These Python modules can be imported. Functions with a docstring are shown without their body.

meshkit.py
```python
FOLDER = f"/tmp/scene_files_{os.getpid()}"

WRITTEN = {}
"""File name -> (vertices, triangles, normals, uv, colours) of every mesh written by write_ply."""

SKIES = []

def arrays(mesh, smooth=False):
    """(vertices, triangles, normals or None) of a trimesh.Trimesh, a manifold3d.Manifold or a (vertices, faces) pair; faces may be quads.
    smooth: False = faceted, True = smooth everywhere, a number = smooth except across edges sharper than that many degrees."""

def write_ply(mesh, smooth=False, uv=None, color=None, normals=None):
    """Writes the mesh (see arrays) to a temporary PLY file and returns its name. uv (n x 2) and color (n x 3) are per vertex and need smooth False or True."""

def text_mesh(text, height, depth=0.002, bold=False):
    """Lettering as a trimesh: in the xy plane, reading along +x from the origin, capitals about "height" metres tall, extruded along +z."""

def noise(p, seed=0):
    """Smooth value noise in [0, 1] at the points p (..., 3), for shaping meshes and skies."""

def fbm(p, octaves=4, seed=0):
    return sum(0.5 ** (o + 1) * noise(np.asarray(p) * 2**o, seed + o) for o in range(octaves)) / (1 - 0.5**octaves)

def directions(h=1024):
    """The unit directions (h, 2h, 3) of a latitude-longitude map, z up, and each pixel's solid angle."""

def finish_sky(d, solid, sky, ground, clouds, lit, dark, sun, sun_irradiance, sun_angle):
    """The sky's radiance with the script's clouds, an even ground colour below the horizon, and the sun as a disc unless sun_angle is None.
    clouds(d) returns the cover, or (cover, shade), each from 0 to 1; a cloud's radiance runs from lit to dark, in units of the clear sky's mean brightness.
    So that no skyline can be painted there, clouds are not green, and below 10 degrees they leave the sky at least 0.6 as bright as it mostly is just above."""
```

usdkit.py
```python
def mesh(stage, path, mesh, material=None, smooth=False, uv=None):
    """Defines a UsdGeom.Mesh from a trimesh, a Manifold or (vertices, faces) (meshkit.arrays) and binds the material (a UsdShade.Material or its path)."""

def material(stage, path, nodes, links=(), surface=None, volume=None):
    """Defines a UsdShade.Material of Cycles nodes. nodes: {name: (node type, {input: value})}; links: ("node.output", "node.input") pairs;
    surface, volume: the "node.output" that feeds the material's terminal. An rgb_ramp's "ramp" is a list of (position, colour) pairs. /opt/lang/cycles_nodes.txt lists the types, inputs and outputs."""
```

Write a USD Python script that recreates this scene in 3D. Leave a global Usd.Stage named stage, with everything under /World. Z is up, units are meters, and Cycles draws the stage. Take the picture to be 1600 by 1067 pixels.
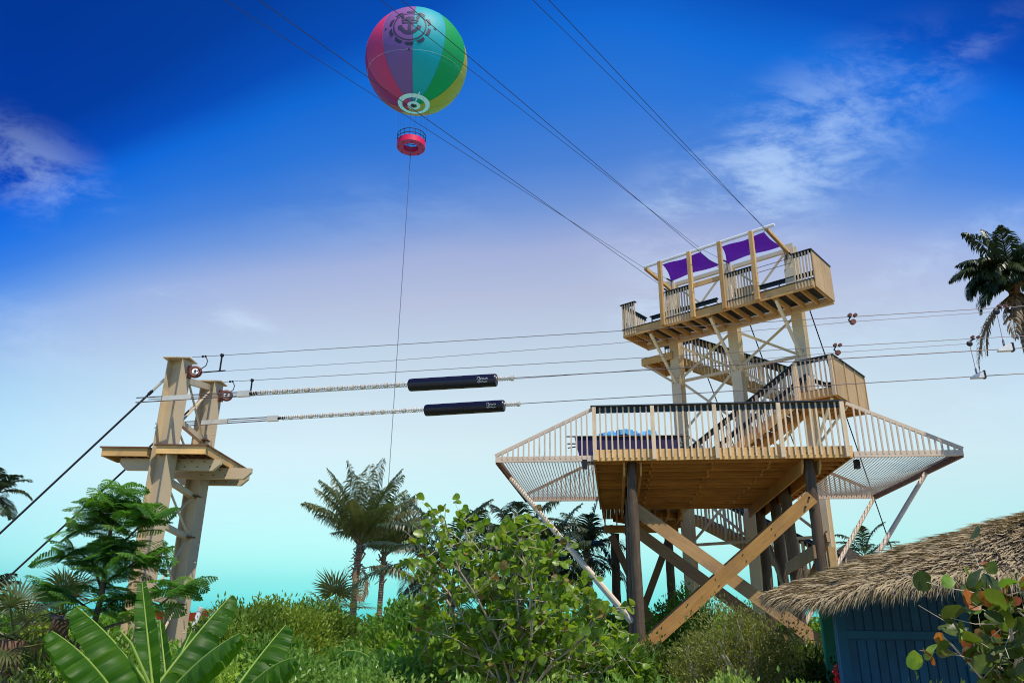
import math, numpy as np, trimesh, usdkit, meshkit, shapely
from shapely import geometry as sg, affinity
from pxr import Usd, UsdGeom, UsdLux, UsdShade, Gf, Sdf, Vt
stage = Usd.Stage.CreateInMemory()
UsdGeom.SetStageUpAxis(stage, 'Z'); UsdGeom.SetStageMetersPerUnit(stage, 1.0)
UsdGeom.Xform.Define(stage, '/World')
V = lambda *a: np.array(a, float)
unit = lambda a: np.asarray(a, float) / max(np.linalg.norm(a), 1e-12)
Z = V(0, 0, 1)

# ------------------------------------------------------------------ camera
PITCH, ROLL, FPX = math.radians(20.4), math.radians(0.675), 1200.0
EYE = V(0, 0, 1.6)
FWD = V(0, math.cos(PITCH), math.sin(PITCH)); _u = V(0, -math.sin(PITCH), math.cos(PITCH))
RIGHT = math.cos(ROLL) * V(1, 0, 0) + math.sin(ROLL) * _u
UP = -math.sin(ROLL) * V(1, 0, 0) + math.cos(ROLL) * _u
cam = UsdGeom.Camera.Define(stage, '/World/camera')
cam.CreateHorizontalApertureAttr(36.0); cam.CreateFocalLengthAttr(36.0 * FPX / 1600)
cam.CreateClippingRangeAttr((0.1, 20000.0))
_m = np.eye(4); _m[0, :3] = RIGHT; _m[1, :3] = UP; _m[2, :3] = -FWD; _m[3, :3] = EYE
cam.AddTransformOp().Set(Gf.Matrix4d(_m.tolist()))
cam.CreateExposureAttr(0.0)
SUN_EL, SUN_AZ = math.radians(62), math.radians(146)

def ray(x, y): return FWD + (x - 800) / FPX * RIGHT + (533.5 - y) / FPX * UP
def at(x, y, Y):
    d = ray(x, y); return EYE + d * (Y / d[1])
def atz(x, y, z):
    d = ray(x, y); return EYE + d * ((z - 1.6) / d[2])

# ------------------------------------------------------------------ sky and sun
TINT = [(-0.004,(0.21,2.09,2.60)),(0.015,(0.30,1.67,2.05)),(0.052,(0.62,1.55,1.63)),(0.098,(1.3,1.85,1.60)),(0.153,(2.01,2.11,1.66)),(0.216,(2.9,2.45,1.80)),
        (0.280,(3.3,2.65,1.93)),(0.351,(3.45,2.7,2.0)),(0.413,(3.45,2.5,2.02)),(0.472,(3.0,2.3,2.14)),(0.521,(1.55,1.75,2.2)),(0.568,(0.66,1.32,2.25)),
        (0.617,(0.26,1.12,2.35)),(0.674,(0.07,0.93,2.35)),(0.72,(0.03,0.52,1.75)),(0.80,(0.02,0.36,1.3)),(1.0,(0.02,0.34,1.2))]
zlo, zhi = -0.004, 1.0
GLOW = math.radians(6)
_nodes = {'sky': ('sky_texture', {'sky_type': 'single_scattering', 'sun_disc': False, 'sun_elevation': SUN_EL, 'sun_rotation': SUN_AZ}),
    'geo': ('texture_coordinate', {}), 'sep': ('separate_xyz', {}),
    'flat': ('vector_math', {'math_type': 'multiply', 'vector2': (1, 1, 0)}), 'flatn': ('vector_math', {'math_type': 'normalize'}),
    'toward': ('vector_math', {'math_type': 'dot_product', 'vector2': (math.sin(GLOW), math.cos(GLOW), 0)}),
    'away': ('math', {'math_type': 'subtract', 'value1': 1.0}), 'awayp': ('math', {'math_type': 'power', 'value2': 1.5}), 'awayk': ('math', {'math_type': 'multiply', 'value2': 4.3}), 'awaym': ('math', {'math_type': 'smoothmin', 'value2': 0.62, 'value3': 0.1}),
    'waver': ('noise_texture', {'scale': 1.9, 'detail': 2}),
    'waver2': ('math', {'math_type': 'multiply_add', 'value2': 0.22, 'value3': 0.89}),
    'away2': ('math', {'math_type': 'add', 'value2': 1.0}),
    'zs': ('math', {'math_type': 'multiply'}), 'zs2': ('math', {'math_type': 'multiply'}),
    'zn': ('map_range', {'from_min': zlo, 'from_max': zhi, 'to_min': 0.0, 'to_max': 1.0, 'clamp': True}),
    'tint': ('rgb_ramp', {'ramp': [((z - zlo) / (zhi - zlo), tuple(c / 4 for c in col)) for z, col in TINT]}),
    'tint4': ('vector_math', {'math_type': 'scale', 'scale': 4.0}),
    'mul': ('vector_math', {'math_type': 'multiply'}),
    'bg': ('background_shader', {'strength': 0.1})}
_links = [('geo.generated', 'sep.vector'), ('geo.generated', 'flat.vector1'), ('flat.vector', 'flatn.vector1'), ('flatn.vector', 'toward.vector1'), ('toward.value', 'away.value2'), ('away.value', 'awayp.value1'), ('awayp.value', 'awayk.value1'), ('awayk.value', 'awaym.value1'), ('awaym.value', 'away2.value1'),
    ('geo.generated', 'waver.vector'), ('waver.fac', 'waver2.value1'), ('sep.z', 'zs.value1'), ('away2.value', 'zs.value2'), ('zs.value', 'zs2.value1'), ('waver2.value', 'zs2.value2'),
    ('zs2.value', 'zn.value'), ('zn.result', 'tint.fac'), ('tint.color', 'tint4.vector1'), ('sky.color', 'mul.vector1'), ('tint4.vector', 'mul.vector2')]
_nodes |= {'far': ('math', {'math_type': 'multiply', 'value2': 1.6, 'use_clamp': True}), 'dim': ('mix_color', {'a': (1, 1, 1), 'b': (0.45, 0.70, 0.90), 'use_clamp': False}), 'mul2': ('vector_math', {'math_type': 'multiply'})}
_links += [('awaym.value', 'far.value1'), ('far.value', 'dim.fac'), ('mul.vector', 'mul2.vector1'), ('dim.result', 'mul2.vector2')]
last = 'mul2.vector'
# wisps: two noise fields drawn out along two directions, thinned by soft patches
for nm, rot, sc in (('ns', math.radians(-28), (2.6, 9.0, 9.0)), ('nf', math.radians(8), (3.5, 9.0, 12.0))):
    _nodes |= {nm + 'm': ('mapping', {'rotation': (0, rot, 0), 'scale': sc}), nm: ('noise_texture', {'scale': 2.4, 'detail': 8, 'roughness': 0.66, 'distortion': 0.25})}
    _links += [('geo.generated', nm + 'm.vector'), (nm + 'm.vector', nm + '.vector')]
    _nodes[nm + 't'] = ('map_range', {'range_type': 'smoothstep', 'from_min': 0.38, 'from_max': 0.66, 'to_min': 0.0, 'to_max': 1.0, 'clamp': True}); _links.append((nm + '.fac', nm + 't.value'))
CLOUDS = [(45, 265, 0.10, 0.055, -14, 0.5, 'nf'), (1190, 280, 0.23, 0.10, 24, 1.0, 'ns'), (1390, 180, 0.16, 0.03, 27, 0.5, 'ns'), (285, 468, 0.05, 0.018, 10, 0.7, 'nf'), (385, 510, 0.075, 0.022, -22, 0.7, 'nf'), (1010, 482, 0.06, 0.035, 5, 1.0, 'ns'),
          (440, 700, 0.16, 0.06, 4, 0.3, 'nf'), (1290, 520, 0.2, 0.06, 3, 0.4, 'ns'), (20, 520, 0.12, 0.05, -8, 0.3, 'nf'), (1540, 640, 0.25, 0.06, 5, 0.25, 'nf'), (1480, 390, 0.16, 0.03, 15, 0.45, 'ns'), (620, 330, 0.2, 0.06, 10, 0.14, 'nf')]
prev = None
for i, (cx, cy, ra, rb, ang, amt, field) in enumerate(CLOUDS):
    c = unit(ray(cx, cy)); h = unit(np.cross(c, Z)); w = np.cross(h, c); a = math.radians(ang)
    t1, t2 = math.cos(a) * h + math.sin(a) * w, -math.sin(a) * h + math.cos(a) * w
    n = 'cl%d_' % i
    # soft elliptical patch around the direction c: 1 - |(D-c) along t1, t2|
    _nodes |= {n + 'd1': ('vector_math', {'math_type': 'dot_product', 'vector2': tuple(t1 / ra)}), n + 'd2': ('vector_math', {'math_type': 'dot_product', 'vector2': tuple(t2 / rb)}), n + 'd3': ('vector_math', {'math_type': 'dot_product', 'vector2': tuple(c)}),
        n + 'q': ('combine_xyz', {}), n + 'len': ('vector_math', {'math_type': 'length'}), n + 'back': ('math', {'math_type': 'less_than', 'value2': 0.0}), n + 'lb': ('math', {'math_type': 'add'}),
        n + 'mask': ('map_range', {'range_type': 'smoothstep', 'from_min': 1.25, 'from_max': 0.0, 'to_min': 0.0, 'to_max': amt, 'clamp': True}), n + 'm': ('math', {'math_type': 'multiply'}), n + 'mx': ('math', {'math_type': 'maximum', 'value2': 0.0})}
    _links += [('geo.generated', n + 'd1.vector1'), ('geo.generated', n + 'd2.vector1'), ('geo.generated', n + 'd3.vector1'), (n + 'd1.value', n + 'q.x'), (n + 'd2.value', n + 'q.y'), (n + 'q.vector', n + 'len.vector1'),
        (n + 'd3.value', n + 'back.value1'), (n + 'len.value', n + 'lb.value1'), (n + 'back.value', n + 'lb.value2'), (n + 'lb.value', n + 'mask.value'), (n + 'mask.result', n + 'm.value1'), (field + 't.result', n + 'm.value2'), (n + 'm.value', n + 'mx.value1')]
    if prev: _links.append((prev, n + 'mx.value2'))
    prev = n + 'mx.value'
_nodes['lit'] = ('vector_math', {'math_type': 'multiply_add', 'vector2': (0.5, 0.5, 0.5), 'vector3': (3.6, 4.6, 5.6)}); _nodes['cloudmix'] = ('mix_color', {'use_clamp': False})
_links += [(last, 'lit.vector1'), (last, 'cloudmix.a'), ('lit.vector', 'cloudmix.b'), (prev, 'cloudmix.fac')]
last = 'cloudmix.result'
_links.append((last, 'bg.color'))
sky_mat = usdkit.material(stage, '/World/Looks/sky_air', _nodes, _links, surface='bg.background')
dome = UsdLux.DomeLight.Define(stage, '/World/sky')
UsdShade.MaterialBindingAPI.Apply(dome.GetPrim()).Bind(sky_mat)
dome.GetPrim().SetCustomDataByKey('kind', 'structure')
dome.GetPrim().SetCustomDataByKey('label', 'deep blue sky fading to pale lavender and turquoise with wisps of cloud')
dome.GetPrim().SetCustomDataByKey('category', 'sky')
sun = UsdLux.DistantLight.Define(stage, '/World/sun')
sun.CreateNormalizeAttr(True); sun.CreateIntensityAttr(1.25); sun.CreateAngleAttr(0.5); sun.CreateColorAttr(Gf.Vec3f(1.0, 0.92, 0.78))
_d = V(math.sin(SUN_AZ) * math.cos(SUN_EL), math.cos(SUN_AZ) * math.cos(SUN_EL), math.sin(SUN_EL))
_x = unit(np.cross(Z, _d)); _m = np.eye(4); _m[0, :3] = _x; _m[1, :3] = np.cross(_d, _x); _m[2, :3] = _d
sun.AddTransformOp().Set(Gf.Matrix4d(_m.tolist()))

# ------------------------------------------------------------------ scene helpers
class Node:
    def __init__(s, path, loc): s.path, s.loc, s.prim = path, loc, stage.GetPrimAtPath(path)
WORLD = Node('/World', V(0, 0, 0)); _count = {}
def numbered(parent, name):
    k = (parent.path, name); n = _count.get(k, 0); _count[k] = n + 1
    return parent.path + '/' + (name if n == 0 else '%s_%03d' % (name, n))
def tag(node, label=None, cat=None, group=None, kind=None):
    for k, v in (('label', label), ('category', cat), ('group', group), ('kind', kind)):
        if v: node.prim.SetCustomDataByKey(k, v)
    return node
def thing(name, label, cat, loc=(0, 0, 0), group=None):
    p = numbered(WORLD, name); x = UsdGeom.Xform.Define(stage, p); x.AddTranslateOp().Set(Gf.Vec3d(*map(float, loc)))
    return tag(Node(p, V(*loc)), label, cat, group)

BOXF = np.array([[0,1,2],[0,2,3]])
class MB:
    "collects shapes; build() makes them one mesh"
    def __init__(s): s.v, s.f, s.uv, s.n = [], [], [], 0
    def add(s, v, f, uv=None):
        v = np.asarray(v, float); s.v.append(v); s.f.append(np.asarray(f, int) + s.n); s.n += len(v)
        s.uv.append(np.zeros((len(v), 2)) if uv is None else np.asarray(uv, float)); return s
    def box(s, c, ax, ay, az):
        c, A = np.asarray(c, float), [np.asarray(a, float) for a in (ax, ay, az)]
        vs, fs, us = [], [], []
        L = [np.linalg.norm(a) for a in A]
        off = float((c * V(0.37, 0.73, 0.51)).sum() % 17)
        for i in range(3):
            j, k = [(1, 2), (2, 0), (0, 1)][i]
            for sg_ in (-1, 1):
                q = [c + sg_ * A[i] + a * A[j] + b * A[k] for a, b in ((-1, -1), (1, -1), (1, 1), (-1, 1))]
                if sg_ < 0: q = q[::-1]
                n = len(vs); vs += q; fs += [[n, n + 1, n + 2], [n, n + 2, n + 3]]
                for p in q:
                    r = p - c
                    l0 = r @ A[0] / max(L[0], 1e-9); o = [r @ A[1] / max(L[1], 1e-9), r @ A[2] / max(L[2], 1e-9)]
                    us.append((l0 + off, o[0] + o[1] + 3.1 * off))
        return s.add(vs, fs, us)
    def beam(s, p0, p1, w, h, up=Z):
        p0, p1 = np.asarray(p0, float), np.asarray(p1, float); d = p1 - p0; L = np.linalg.norm(d); d = d / L
        side = np.cross(d, up); side = unit(side) if np.linalg.norm(side) > 1e-6 else unit(np.cross(d, V(1, 0.01, 0))); u = np.cross(side, d)
        return s.box((p0 + p1) / 2, d * L / 2, side * w / 2, u * h / 2)
    def tube(s, pts, r, n=6, caps=True):
        pts = np.asarray(pts, float); m = len(pts); r = np.broadcast_to(r, m)
        t = np.gradient(pts, axis=0); t /= np.maximum(np.linalg.norm(t, axis=1, keepdims=True), 1e-9)
        a = np.cross(t[0], Z); a = unit(a) if np.linalg.norm(a) > 1e-3 else V(1, 0, 0)
        ang = np.arange(n) * 2 * np.pi / n; vs, us, along = [], [], 0.0
        for i in range(m):
            a = unit(a - t[i] * (a @ t[i])); b = np.cross(t[i], a)
            if i: along += np.linalg.norm(pts[i] - pts[i - 1])
            vs.append(pts[i] + r[i] * (np.cos(ang)[:, None] * a + np.sin(ang)[:, None] * b)); us.append(np.stack([np.full(n, along), ang * r[i]], 1))
        k = np.arange(n); k2 = (k + 1) % n; fs = []
        for i in range(m - 1):
            o = i * n; fs += [np.stack([o + k, o + k2, o + n + k2], 1), np.stack([o + k, o + n + k2, o + n + k], 1)]
        fs = np.vstack(fs)
        if caps: fs = np.vstack([fs, [[0, j + 1, j] for j in range(1, n - 1)], [[(m - 1) * n, (m - 1) * n + j, (m - 1) * n + j + 1] for j in range(1, n - 1)]])
        return s.add(np.vstack(vs), fs, np.vstack(us))
    def poly(s, pts):
        n = len(pts); return s.add(pts, [[0, i, i + 1] for i in range(1, n - 1)])
    def prism(s, pts, depth):
        "convex polygon pts extruded by the vector depth"
        pts = np.asarray(pts, float); n = len(pts); q = pts + depth
        vs, fs = [*pts, *q], [[0, i + 1, i] for i in range(1, n - 1)] + [[n, n + i, n + i + 1] for i in range(1, n - 1)]
        for i in range(n):
            j = (i + 1) % n; b = len(vs); vs += [pts[i], pts[j], q[j], q[i]]; fs += [[b, b + 1, b + 2], [b, b + 2, b + 3]]
        return s.add(vs, fs)
    def mesh(s, m): return s.add(m.vertices, m.faces)
    def build(s, name, mat, parent=WORLD, smooth=False, uv=False, label=None, cat=None, group=None, kind=None):
        p = numbered(parent, name); v = np.vstack(s.v) - parent.loc; f = np.vstack(s.f)
        usdkit.mesh(stage, p, (v, f), M[mat], smooth=smooth, uv=np.vstack(s.uv) if uv else None)
        return tag(Node(p, parent.loc), label, cat, group, kind)
def beam(name, mat, parent, p0, p1, w, h, up=Z, **k): return MB().beam(p0, p1, w, h, up).build(name, mat, parent, uv=True, **k)
def rod(name, mat, parent, p0, p1, r, n=6, **k): return MB().tube([p0, p1], r, n).build(name, mat, parent, smooth=40, **k)

# ------------------------------------------------------------------ materials
M = {}
def mat(name, nodes, links=(), surface='p.BSDF'):
    M[name] = usdkit.material(stage, '/World/Looks/' + name, nodes, links, surface=surface); return M[name]
def plain(name, col, rough=0.6, metallic=0.0, var=0.12, scale=3.0, bump=0.0, spec=0.4, streak=0.0, stain=(0.20, 0.13, 0.07)):
    "painted or bare surface with soft mottling and slight piece to piece variation; streak adds water marks running down"
    n = {'g': ('geometry', {}), 'o': ('object_info', {}), 'n': ('noise_texture', {'scale': scale, 'detail': 5, 'roughness': 0.65}),
         'r': ('map_range', {'from_min': 0.25, 'from_max': 0.75, 'to_min': 1 - var, 'to_max': 1 + var}),
         'r2': ('map_range', {'to_min': 1 - var * 0.6, 'to_max': 1 + var * 0.6}), 'm': ('math', {'math_type': 'multiply'}),
         'c': ('vector_math', {'math_type': 'scale', 'vector1': col}),
         'p': ('principled_bsdf', {'roughness': rough, 'metallic': metallic, 'specular_ior_level': spec})}
    l = [('g.position', 'n.vector'), ('n.fac', 'r.value'), ('o.random', 'r2.value'), ('r.result', 'm.value1'), ('r2.result', 'm.value2'), ('m.value', 'c.scale')]
    if streak:
        n |= {'sm': ('mapping', {'scale': (14.0, 14.0, 0.55)}), 'sn': ('noise_texture', {'scale': 1.0, 'detail': 5, 'roughness': 0.7}), 'sr': ('map_range', {'from_min': 0.50, 'from_max': 0.74, 'to_min': 0.0, 'to_max': streak, 'clamp': True}), 'sx': ('mix_color', {'b': stain})}
        l += [('g.position', 'sm.vector'), ('sm.vector', 'sn.vector'), ('sn.fac', 'sr.value'), ('sr.result', 'sx.fac'), ('c.vector', 'sx.a'), ('sx.result', 'p.base_color')]
    else: l.append(('c.vector', 'p.base_color'))
    if bump:
        n |= {'n2': ('noise_texture', {'scale': scale * 9, 'detail': 4}), 'b': ('bump', {'strength': 0.6, 'distance': bump})}
        l += [('g.position', 'n2.vector'), ('n2.fac', 'b.height'), ('b.normal', 'p.normal')]
    return mat(name, n, l)
def wood(name, c1, c2, knots=0.5, rough=0.7, weather=0.35):
    n = {'u': ('uvmap', {'attribute': 'st'}), 'mp': ('mapping', {'scale': (0.9, 16.0, 1.0)}), 'n': ('noise_texture', {'scale': 1.6, 'detail': 6, 'roughness': 0.65, 'distortion': 0.4}),
         'rp': ('rgb_ramp', {'ramp': [(0.28, c2), (0.5, tuple((a + b) / 2 for a, b in zip(c1, c2))), (0.72, c1)]}),
         'mk': ('mapping', {'scale': (1.5, 5.0, 1.0)}), 'k': ('voronoi_texture', {'scale': 1.0}), 'kr': ('map_range', {'from_min': 0.05, 'from_max': 0.16, 'to_min': knots, 'to_max': 0.0, 'clamp': True}),
         'kx': ('mix_color', {'b': tuple(0.3 * x for x in c2)}), 'wn': ('noise_texture', {'scale': 2.3, 'detail': 6, 'roughness': 0.7}), 'wr': ('map_range', {'from_min': 0.50, 'from_max': 0.70, 'to_min': 0.0, 'to_max': weather, 'clamp': True}), 'wx': ('mix_color', {'b': (0.20, 0.155, 0.115)}), 'o': ('object_info', {}), 'ov': ('map_range', {'to_min': 0.78, 'to_max': 1.18}),
         'g': ('geometry', {}), 'n3': ('noise_texture', {'scale': 1.3, 'detail': 4}), 'n3r': ('map_range', {'from_min': 0.3, 'from_max': 0.7, 'to_min': 0.84, 'to_max': 1.12}), 'ovm': ('math', {'math_type': 'multiply'}),
         'c': ('vector_math', {'math_type': 'scale'}), 'b': ('bump', {'strength': 0.4, 'distance': 0.004}), 'p': ('principled_bsdf', {'roughness': rough, 'specular_ior_level': 0.25})}
    return mat(name, n, [('u.UV', 'mp.vector'), ('mp.vector', 'n.vector'), ('n.fac', 'rp.fac'), ('u.UV', 'mk.vector'), ('mk.vector', 'k.vector'), ('k.distance', 'kr.value'), ('kr.result', 'kx.fac'), ('rp.color', 'kx.a'), ('o.random', 'ov.value'),
        ('g.position', 'n3.vector'), ('n3.fac', 'n3r.value'), ('ov.result', 'ovm.value1'), ('n3r.result', 'ovm.value2'), ('g.position', 'wn.vector'), ('wn.fac', 'wr.value'), ('wr.result', 'wx.fac'), ('kx.result', 'wx.a'), ('wx.result', 'c.vector1'), ('ovm.value', 'c.scale'), ('c.vector', 'p.base_color'), ('n.fac', 'b.height'), ('b.normal', 'p.normal')])
def leaf(name, cols, trans, fac=0.4, rough=0.45, spec=0.4, patch=None):
    "leaf surface: every leaf takes one of a range of colours; light passes through"
    k = len(cols); ramp = [(i / (k - 1), c) for i, c in enumerate(cols)]; tr = [(i / (k - 1), c) for i, c in enumerate(trans)]
    n = {'g': ('geometry', {}), 'o': ('object_info', {}), 'a': ('math', {'math_type': 'add'}), 'fr': ('math', {'math_type': 'fraction'}),
         'r': ('rgb_ramp', {'ramp': ramp}), 't': ('rgb_ramp', {'ramp': tr}), 'p': ('principled_bsdf', {'roughness': rough, 'specular_ior_level': spec}), 'tb': ('translucent_bsdf', {}), 'mx': ('mix_closure', {'fac': fac}),
         'pn': ('noise_texture', {'scale': patch or 22.0, 'detail': 4, 'roughness': 0.6}), 'pr': ('map_range', {'from_min': 0.3, 'from_max': 0.7, 'to_min': 0.62, 'to_max': 1.35}), 'pc': ('vector_math', {'math_type': 'scale'})}
    return mat(name, n, [('g.random_per_island', 'a.value1'), ('o.random', 'a.value2'), ('a.value', 'fr.value1'), ('fr.value', 'r.fac'), ('fr.value', 't.fac'), ('g.position', 'pn.vector'), ('pn.fac', 'pr.value'), ('r.color', 'pc.vector1'), ('pr.result', 'pc.scale'), ('pc.vector', 'p.base_color'), ('t.color', 'tb.color'), ('p.BSDF', 'mx.closure1'), ('tb.BSDF', 'mx.closure2')], 'mx.closure')

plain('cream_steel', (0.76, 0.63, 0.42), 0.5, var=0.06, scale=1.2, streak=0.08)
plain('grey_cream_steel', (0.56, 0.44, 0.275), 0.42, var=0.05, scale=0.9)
plain('tan_paint', (0.74, 0.57, 0.36), 0.6, var=0.14, scale=4, streak=0.35)
plain('pale_beam', (0.66, 0.52, 0.38), 0.6, var=0.10, scale=4)
plain('plywood', (0.46, 0.31, 0.15), 0.7, var=0.14, scale=2, streak=0.5)
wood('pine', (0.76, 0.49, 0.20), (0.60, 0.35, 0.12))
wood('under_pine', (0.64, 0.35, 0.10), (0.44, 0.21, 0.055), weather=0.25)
wood('weathered_shaded_pine', (0.50, 0.30, 0.12), (0.36, 0.20, 0.08), weather=0.6)  # grey patches are weathering; muted darker brown paints in shade from the bush
wood('brown_timber', (0.36, 0.22, 0.11), (0.24, 0.14, 0.07))
wood('pole_wood', (0.16, 0.11, 0.07), (0.06, 0.042, 0.028), 0.3)
wood('red_brown', (0.24, 0.12, 0.07), (0.15, 0.07, 0.04), 0.2)
plain('dark_composite', (0.022, 0.035, 0.045), 0.55, var=0.2)
plain('cable_steel', (0.17, 0.13, 0.125), 0.4, metallic=0.4)
plain('black_cable', (0.018, 0.018, 0.022), 0.5)
plain('rope_white', (0.42, 0.36, 0.30), 0.8)
plain('pulley_red', (0.16, 0.055, 0.035), 0.5, metallic=0.3, var=0.2)
plain('pale_metal', (0.72, 0.66, 0.54), 0.35, metallic=0.3)
plain('navy_vinyl', (0.004, 0.004, 0.014), 0.32, var=0.2, spec=0.6)
plain('navy_fabric', (0.014, 0.012, 0.075), 0.6, var=0.25, scale=6)
plain('sky_blue_foam', (0.10, 0.42, 0.72), 0.7)
plain('white_paint', (0.8, 0.8, 0.78), 0.5)
plain('red_paint', (0.76, 0.010, 0.075), 0.5)
plain('emblem_ink', (0.035, 0.025, 0.075), 0.6, var=0.05, scale=0.2)
plain('black_matte', (0.012, 0.012, 0.015), 0.5)
plain('teal_canvas', (0.03, 0.42, 0.30), 0.6)
plain('blue_paint', (0.002, 0.085, 0.21), 0.55, var=0.28, scale=4, streak=0.4, stain=(0.01, 0.05, 0.10))
plain('blue_paint_light', (0.003, 0.11, 0.25), 0.55, var=0.12, scale=2.5)
plain('green_louvre', (0.012, 0.055, 0.028), 0.5)
plain('painted_shade', (0.02, 0.018, 0.014), 0.9)  # near black colour standing in for the shade behind the louvres
plain('script_grey', (0.42, 0.42, 0.42), 0.5)
plain('branch', (0.34, 0.26, 0.18), 0.8, var=0.3, scale=14)
plain('dark_branch', (0.10, 0.07, 0.045), 0.8, var=0.3, scale=14)
plain('pale_twig', (0.50, 0.43, 0.32), 0.8, var=0.2, scale=14)
plain('boot_brown', (0.16, 0.09, 0.05), 0.85, var=0.35, scale=10)
plain('red_shade', (0.62, 0.035, 0.015), 0.7); plain('yellow_shade', (0.66, 0.36, 0.01), 0.7)
# trunk with ring scars
mat('palm_bark', {'g': ('geometry', {}), 'w': ('wave_texture', {'wave_type': 'bands', 'bands_direction': 'z', 'scale': 2.6, 'distortion': 2.0, 'detail': 3}), 'r': ('rgb_ramp', {'ramp': [(0.2, (0.10, 0.072, 0.05)), (0.6, (0.22, 0.165, 0.12)), (1.0, (0.28, 0.21, 0.155))]}),
    'b': ('bump', {'strength': 0.7, 'distance': 0.02}), 'p': ('principled_bsdf', {'roughness': 0.85})}, [('g.position', 'w.vector'), ('w.fac', 'r.fac'), ('r.color', 'p.base_color'), ('w.fac', 'b.height'), ('b.normal', 'p.normal')])
# purple shade cloth lets some light through
mat('purple_cloth', {'g': ('geometry', {}), 'n': ('noise_texture', {'scale': 5, 'detail': 4}), 'r': ('rgb_ramp', {'ramp': [(0.3, (0.055, 0.008, 0.20)), (0.7, (0.085, 0.014, 0.29))]}), 'p': ('principled_bsdf', {'roughness': 0.75}), 't': ('translucent_bsdf', {'color': (0.10, 0.012, 0.36)}), 'm': ('mix_closure', {'fac': 0.35})},
    [('g.position', 'n.vector'), ('n.fac', 'r.fac'), ('r.color', 'p.base_color'), ('p.BSDF', 'm.closure1'), ('t.BSDF', 'm.closure2')], 'm.closure')
for nm, c in dict(pink=(0.90, 0.05, 0.17), purple=(0.30, 0.11, 0.34), cyan=(0.01, 0.42, 0.46), green=(0.01, 0.36, 0.09), yellow=(0.62, 0.42, 0.03), orange=(0.90, 0.28, 0.05), red=(0.80, 0.06, 0.05), magenta=(0.58, 0.012, 0.13)).items():
    mat('gore_' + nm, {'p': ('principled_bsdf', {'base_color': c, 'roughness': 0.55, 'specular_ior_level': 0.3}), 't': ('translucent_bsdf', {'color': c}), 'm': ('mix_closure', {'fac': 0.18})}, [('p.BSDF', 'm.closure1'), ('t.BSDF', 'm.closure2')], 'm.closure')
leaf('palm_leaf', [(0.039, 0.061, 0.013), (0.061, 0.094, 0.022), (0.094, 0.110, 0.033), (0.121, 0.110, 0.044)], [(0.078, 0.130, 0.013), (0.130, 0.208, 0.026), (0.182, 0.208, 0.039), (0.208, 0.182, 0.065)], 0.22, 0.4)
leaf('dark_palm_leaf', [(0.022, 0.040, 0.016), (0.035, 0.060, 0.022), (0.055, 0.075, 0.025)], [(0.036, 0.072, 0.024), (0.048, 0.096, 0.024), (0.072, 0.108, 0.024)], 0.2, 0.4)
leaf('dry_palm_leaf', [(0.16, 0.11, 0.055), (0.24, 0.17, 0.09), (0.30, 0.23, 0.13)], [(0.2, 0.13, 0.05), (0.25, 0.17, 0.07), (0.28, 0.2, 0.09)], 0.25, 0.6)
leaf('sea_grape_leaf', [(0.069, 0.143, 0.013), (0.110, 0.209, 0.017), (0.151, 0.264, 0.020), (0.220, 0.297, 0.026), (0.138, 0.231, 0.019)], [(0.210, 0.378, 0.018), (0.289, 0.483, 0.027), (0.341, 0.525, 0.027), (0.446, 0.546, 0.036), (0.315, 0.462, 0.027)], 0.42, 0.36, 0.5)
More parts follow.
